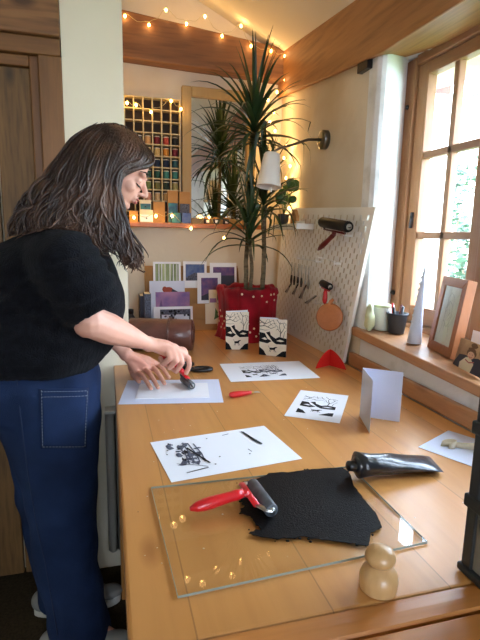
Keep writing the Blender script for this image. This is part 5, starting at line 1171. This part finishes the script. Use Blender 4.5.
# guides: near side, ordered from the forehead parting to the nape
near = [
 G([(140, 140, 1.485), (152, 155, 1.465), (151, 165, 1.440), (134, 168, 1.420), (119, 174, 1.412), (118, 197, 1.405), (124, 228, 1.39), (139, 258, 1.385), (139, 270, 1.385)]),
 G([(134, 136, 1.485), (143, 151, 1.45), (137, 162, 1.425), (123, 167, 1.41), (115, 182, 1.40), (116, 210, 1.395), (125, 238, 1.385), (136, 258, 1.38), (132, 268, 1.38)]),
 G([(128, 131, 1.485), (132, 146, 1.44), (124, 160, 1.415), (115, 170, 1.403), (109, 190, 1.395), (111, 215, 1.385), (119, 240, 1.375), (129, 256, 1.375), (124, 266, 1.375)]),
 G([(122, 127, 1.485), (118, 143, 1.435), (111, 160, 1.405), (104, 180, 1.395), (101, 200, 1.385), (104, 222, 1.375), (112, 240, 1.37), (118, 252, 1.365)]),
 G([(116, 125, 1.485), (106, 142, 1.435), (97, 162, 1.40), (91, 183, 1.385), (86, 203, 1.375), (88, 222, 1.365), (97, 238, 1.36), (100, 246, 1.36)]),
 G([(110, 124, 1.485), (93, 141, 1.44), (82, 163, 1.40), (76, 185, 1.385), (70, 203, 1.375), (68, 222, 1.36), (66, 238, 1.36)]),
 G([(106, 124, 1.49), (84, 140, 1.45), (70, 163, 1.41), (62, 186, 1.39), (55, 205, 1.38), (48, 224, 1.375), (52, 240, 1.37)]),
 G([(102, 125, 1.50), (76, 141, 1.46), (60, 165, 1.43), (48, 188, 1.41), (40, 206, 1.40), (34, 226, 1.395), (36, 243, 1.39)]),
 G([(98, 126, 1.505), (72, 143, 1.48), (56, 170, 1.46), (43, 192, 1.44), (34, 208, 1.43), (27, 226, 1.42), (31, 240, 1.42)]),
 G([(96, 127, 1.52), (70, 145, 1.51), (52, 173, 1.50), (38, 195, 1.47), (28, 212, 1.46), (21, 228, 1.45), (24, 238, 1.45)]),
]
far_ = [G([(112, 124, 1.50), (90, 129, 1.53), (68, 150, 1.56), (54, 180, 1.57), (42, 204, 1.56), (34, 228, 1.54)]), G([(128, 130, 1.50), (120, 134, 1.55), (100, 150, 1.60), (80, 180, 1.62), (60, 210, 1.6), (50, 236, 1.58)]),
        G([(138, 141, 1.50), (146, 158, 1.54), (140, 172, 1.57), (126, 190, 1.59), (118, 215, 1.60), (122, 240, 1.6)])]
def strands(gs, N, r0, spread, wave):
    for s_i in range(N):
        x = random.random()*(len(gs)-1); i = int(x); t = x-i; a = catmull(gs[i], 5); b_ = catmull(gs[i+1], 5); n = 26
        def smp(L_, q): z = q*(len(L_)-1); k = min(int(z), len(L_)-2); return L_[k].lerp(L_[k+1], z-k)
        ph = random.uniform(0, 6.28); fr = random.uniform(2.4, 3.6); off = V3((random.gauss(0, 1), random.gauss(0, .8), random.gauss(0, 1)))*spread; st_ = random.uniform(0, .12); en = random.uniform(.82, 1.0); am = wave*random.uniform(.6, 1.3); pts = []; rr = []
        for q in range(n+1):
            z = st_+(en-st_)*q/n; p = smp(a, z).lerp(smp(b_, z), t); g = max(0, (z-.22)/.78); p = p+off*(.25+.9*g)+V3((noise.noise(V3((z*5+s_i*.05, i, 3))), .4*noise.noise(V3((z*5, s_i*.3, 9))), noise.noise(V3((z*5, s_i*.07, 1)))))*.022*g
            p = p+V3((cos(ph+fr*z*6.28*.9), .35*sin(ph*1.3+fr*z*6.28), .5*sin(ph+fr*z*6.28*.9)))*am*g
            for C_e, R_e in (E1, E2):
                d_ = p-C_e; lx = V3((d_.dot(hf)/R_e[0], d_.dot(hl)/R_e[1], d_.dot(hu)/R_e[2])); m_ = lx.length
                if m_ < 1.045: p = C_e+d_*((1.045+.03*random.random())/max(m_, .3))
            h_ = jb.find_nearest(p)
            if h_[0] is not None and (p-h_[0]).dot(h_[1]) < .006 and (p-h_[0]).length < .12: p = h_[0]+h_[1]*(.006+.004*random.random())
            pts.append(p); rr.append(r0*(.35+1.0*min(1, (z-st_)*6))*(1-max(0, (q/n-.7)/.3)**1.5*.9))
        hs.tube(pts, rr, 'hair', n=5)
strands(near, 620, .0038, .006, .015)
strands(near[3:], 260, .0032, .012, .020)
strands(near[:3], 90, .0022, .003, .004)
strands(near[1:5], 240, .0042, .006, .012)
strands(near[5:], 160, .003, .014, .024)
strands(far_, 120, .005, .008, .010)
strands([near[4], near[9]], 60, .004, .01, .012)
ho = hs.build('hair', pn)
# ------------------------------------------------------------------ roller in her hand
brayer('brayer', 'small black roller with red handle held in the woman\'s hand over the card', hA, hB, RL0, RL1, .0125, 'red_plastic', 'grey_rubber', hr=.010, m_fr='dark_steel')
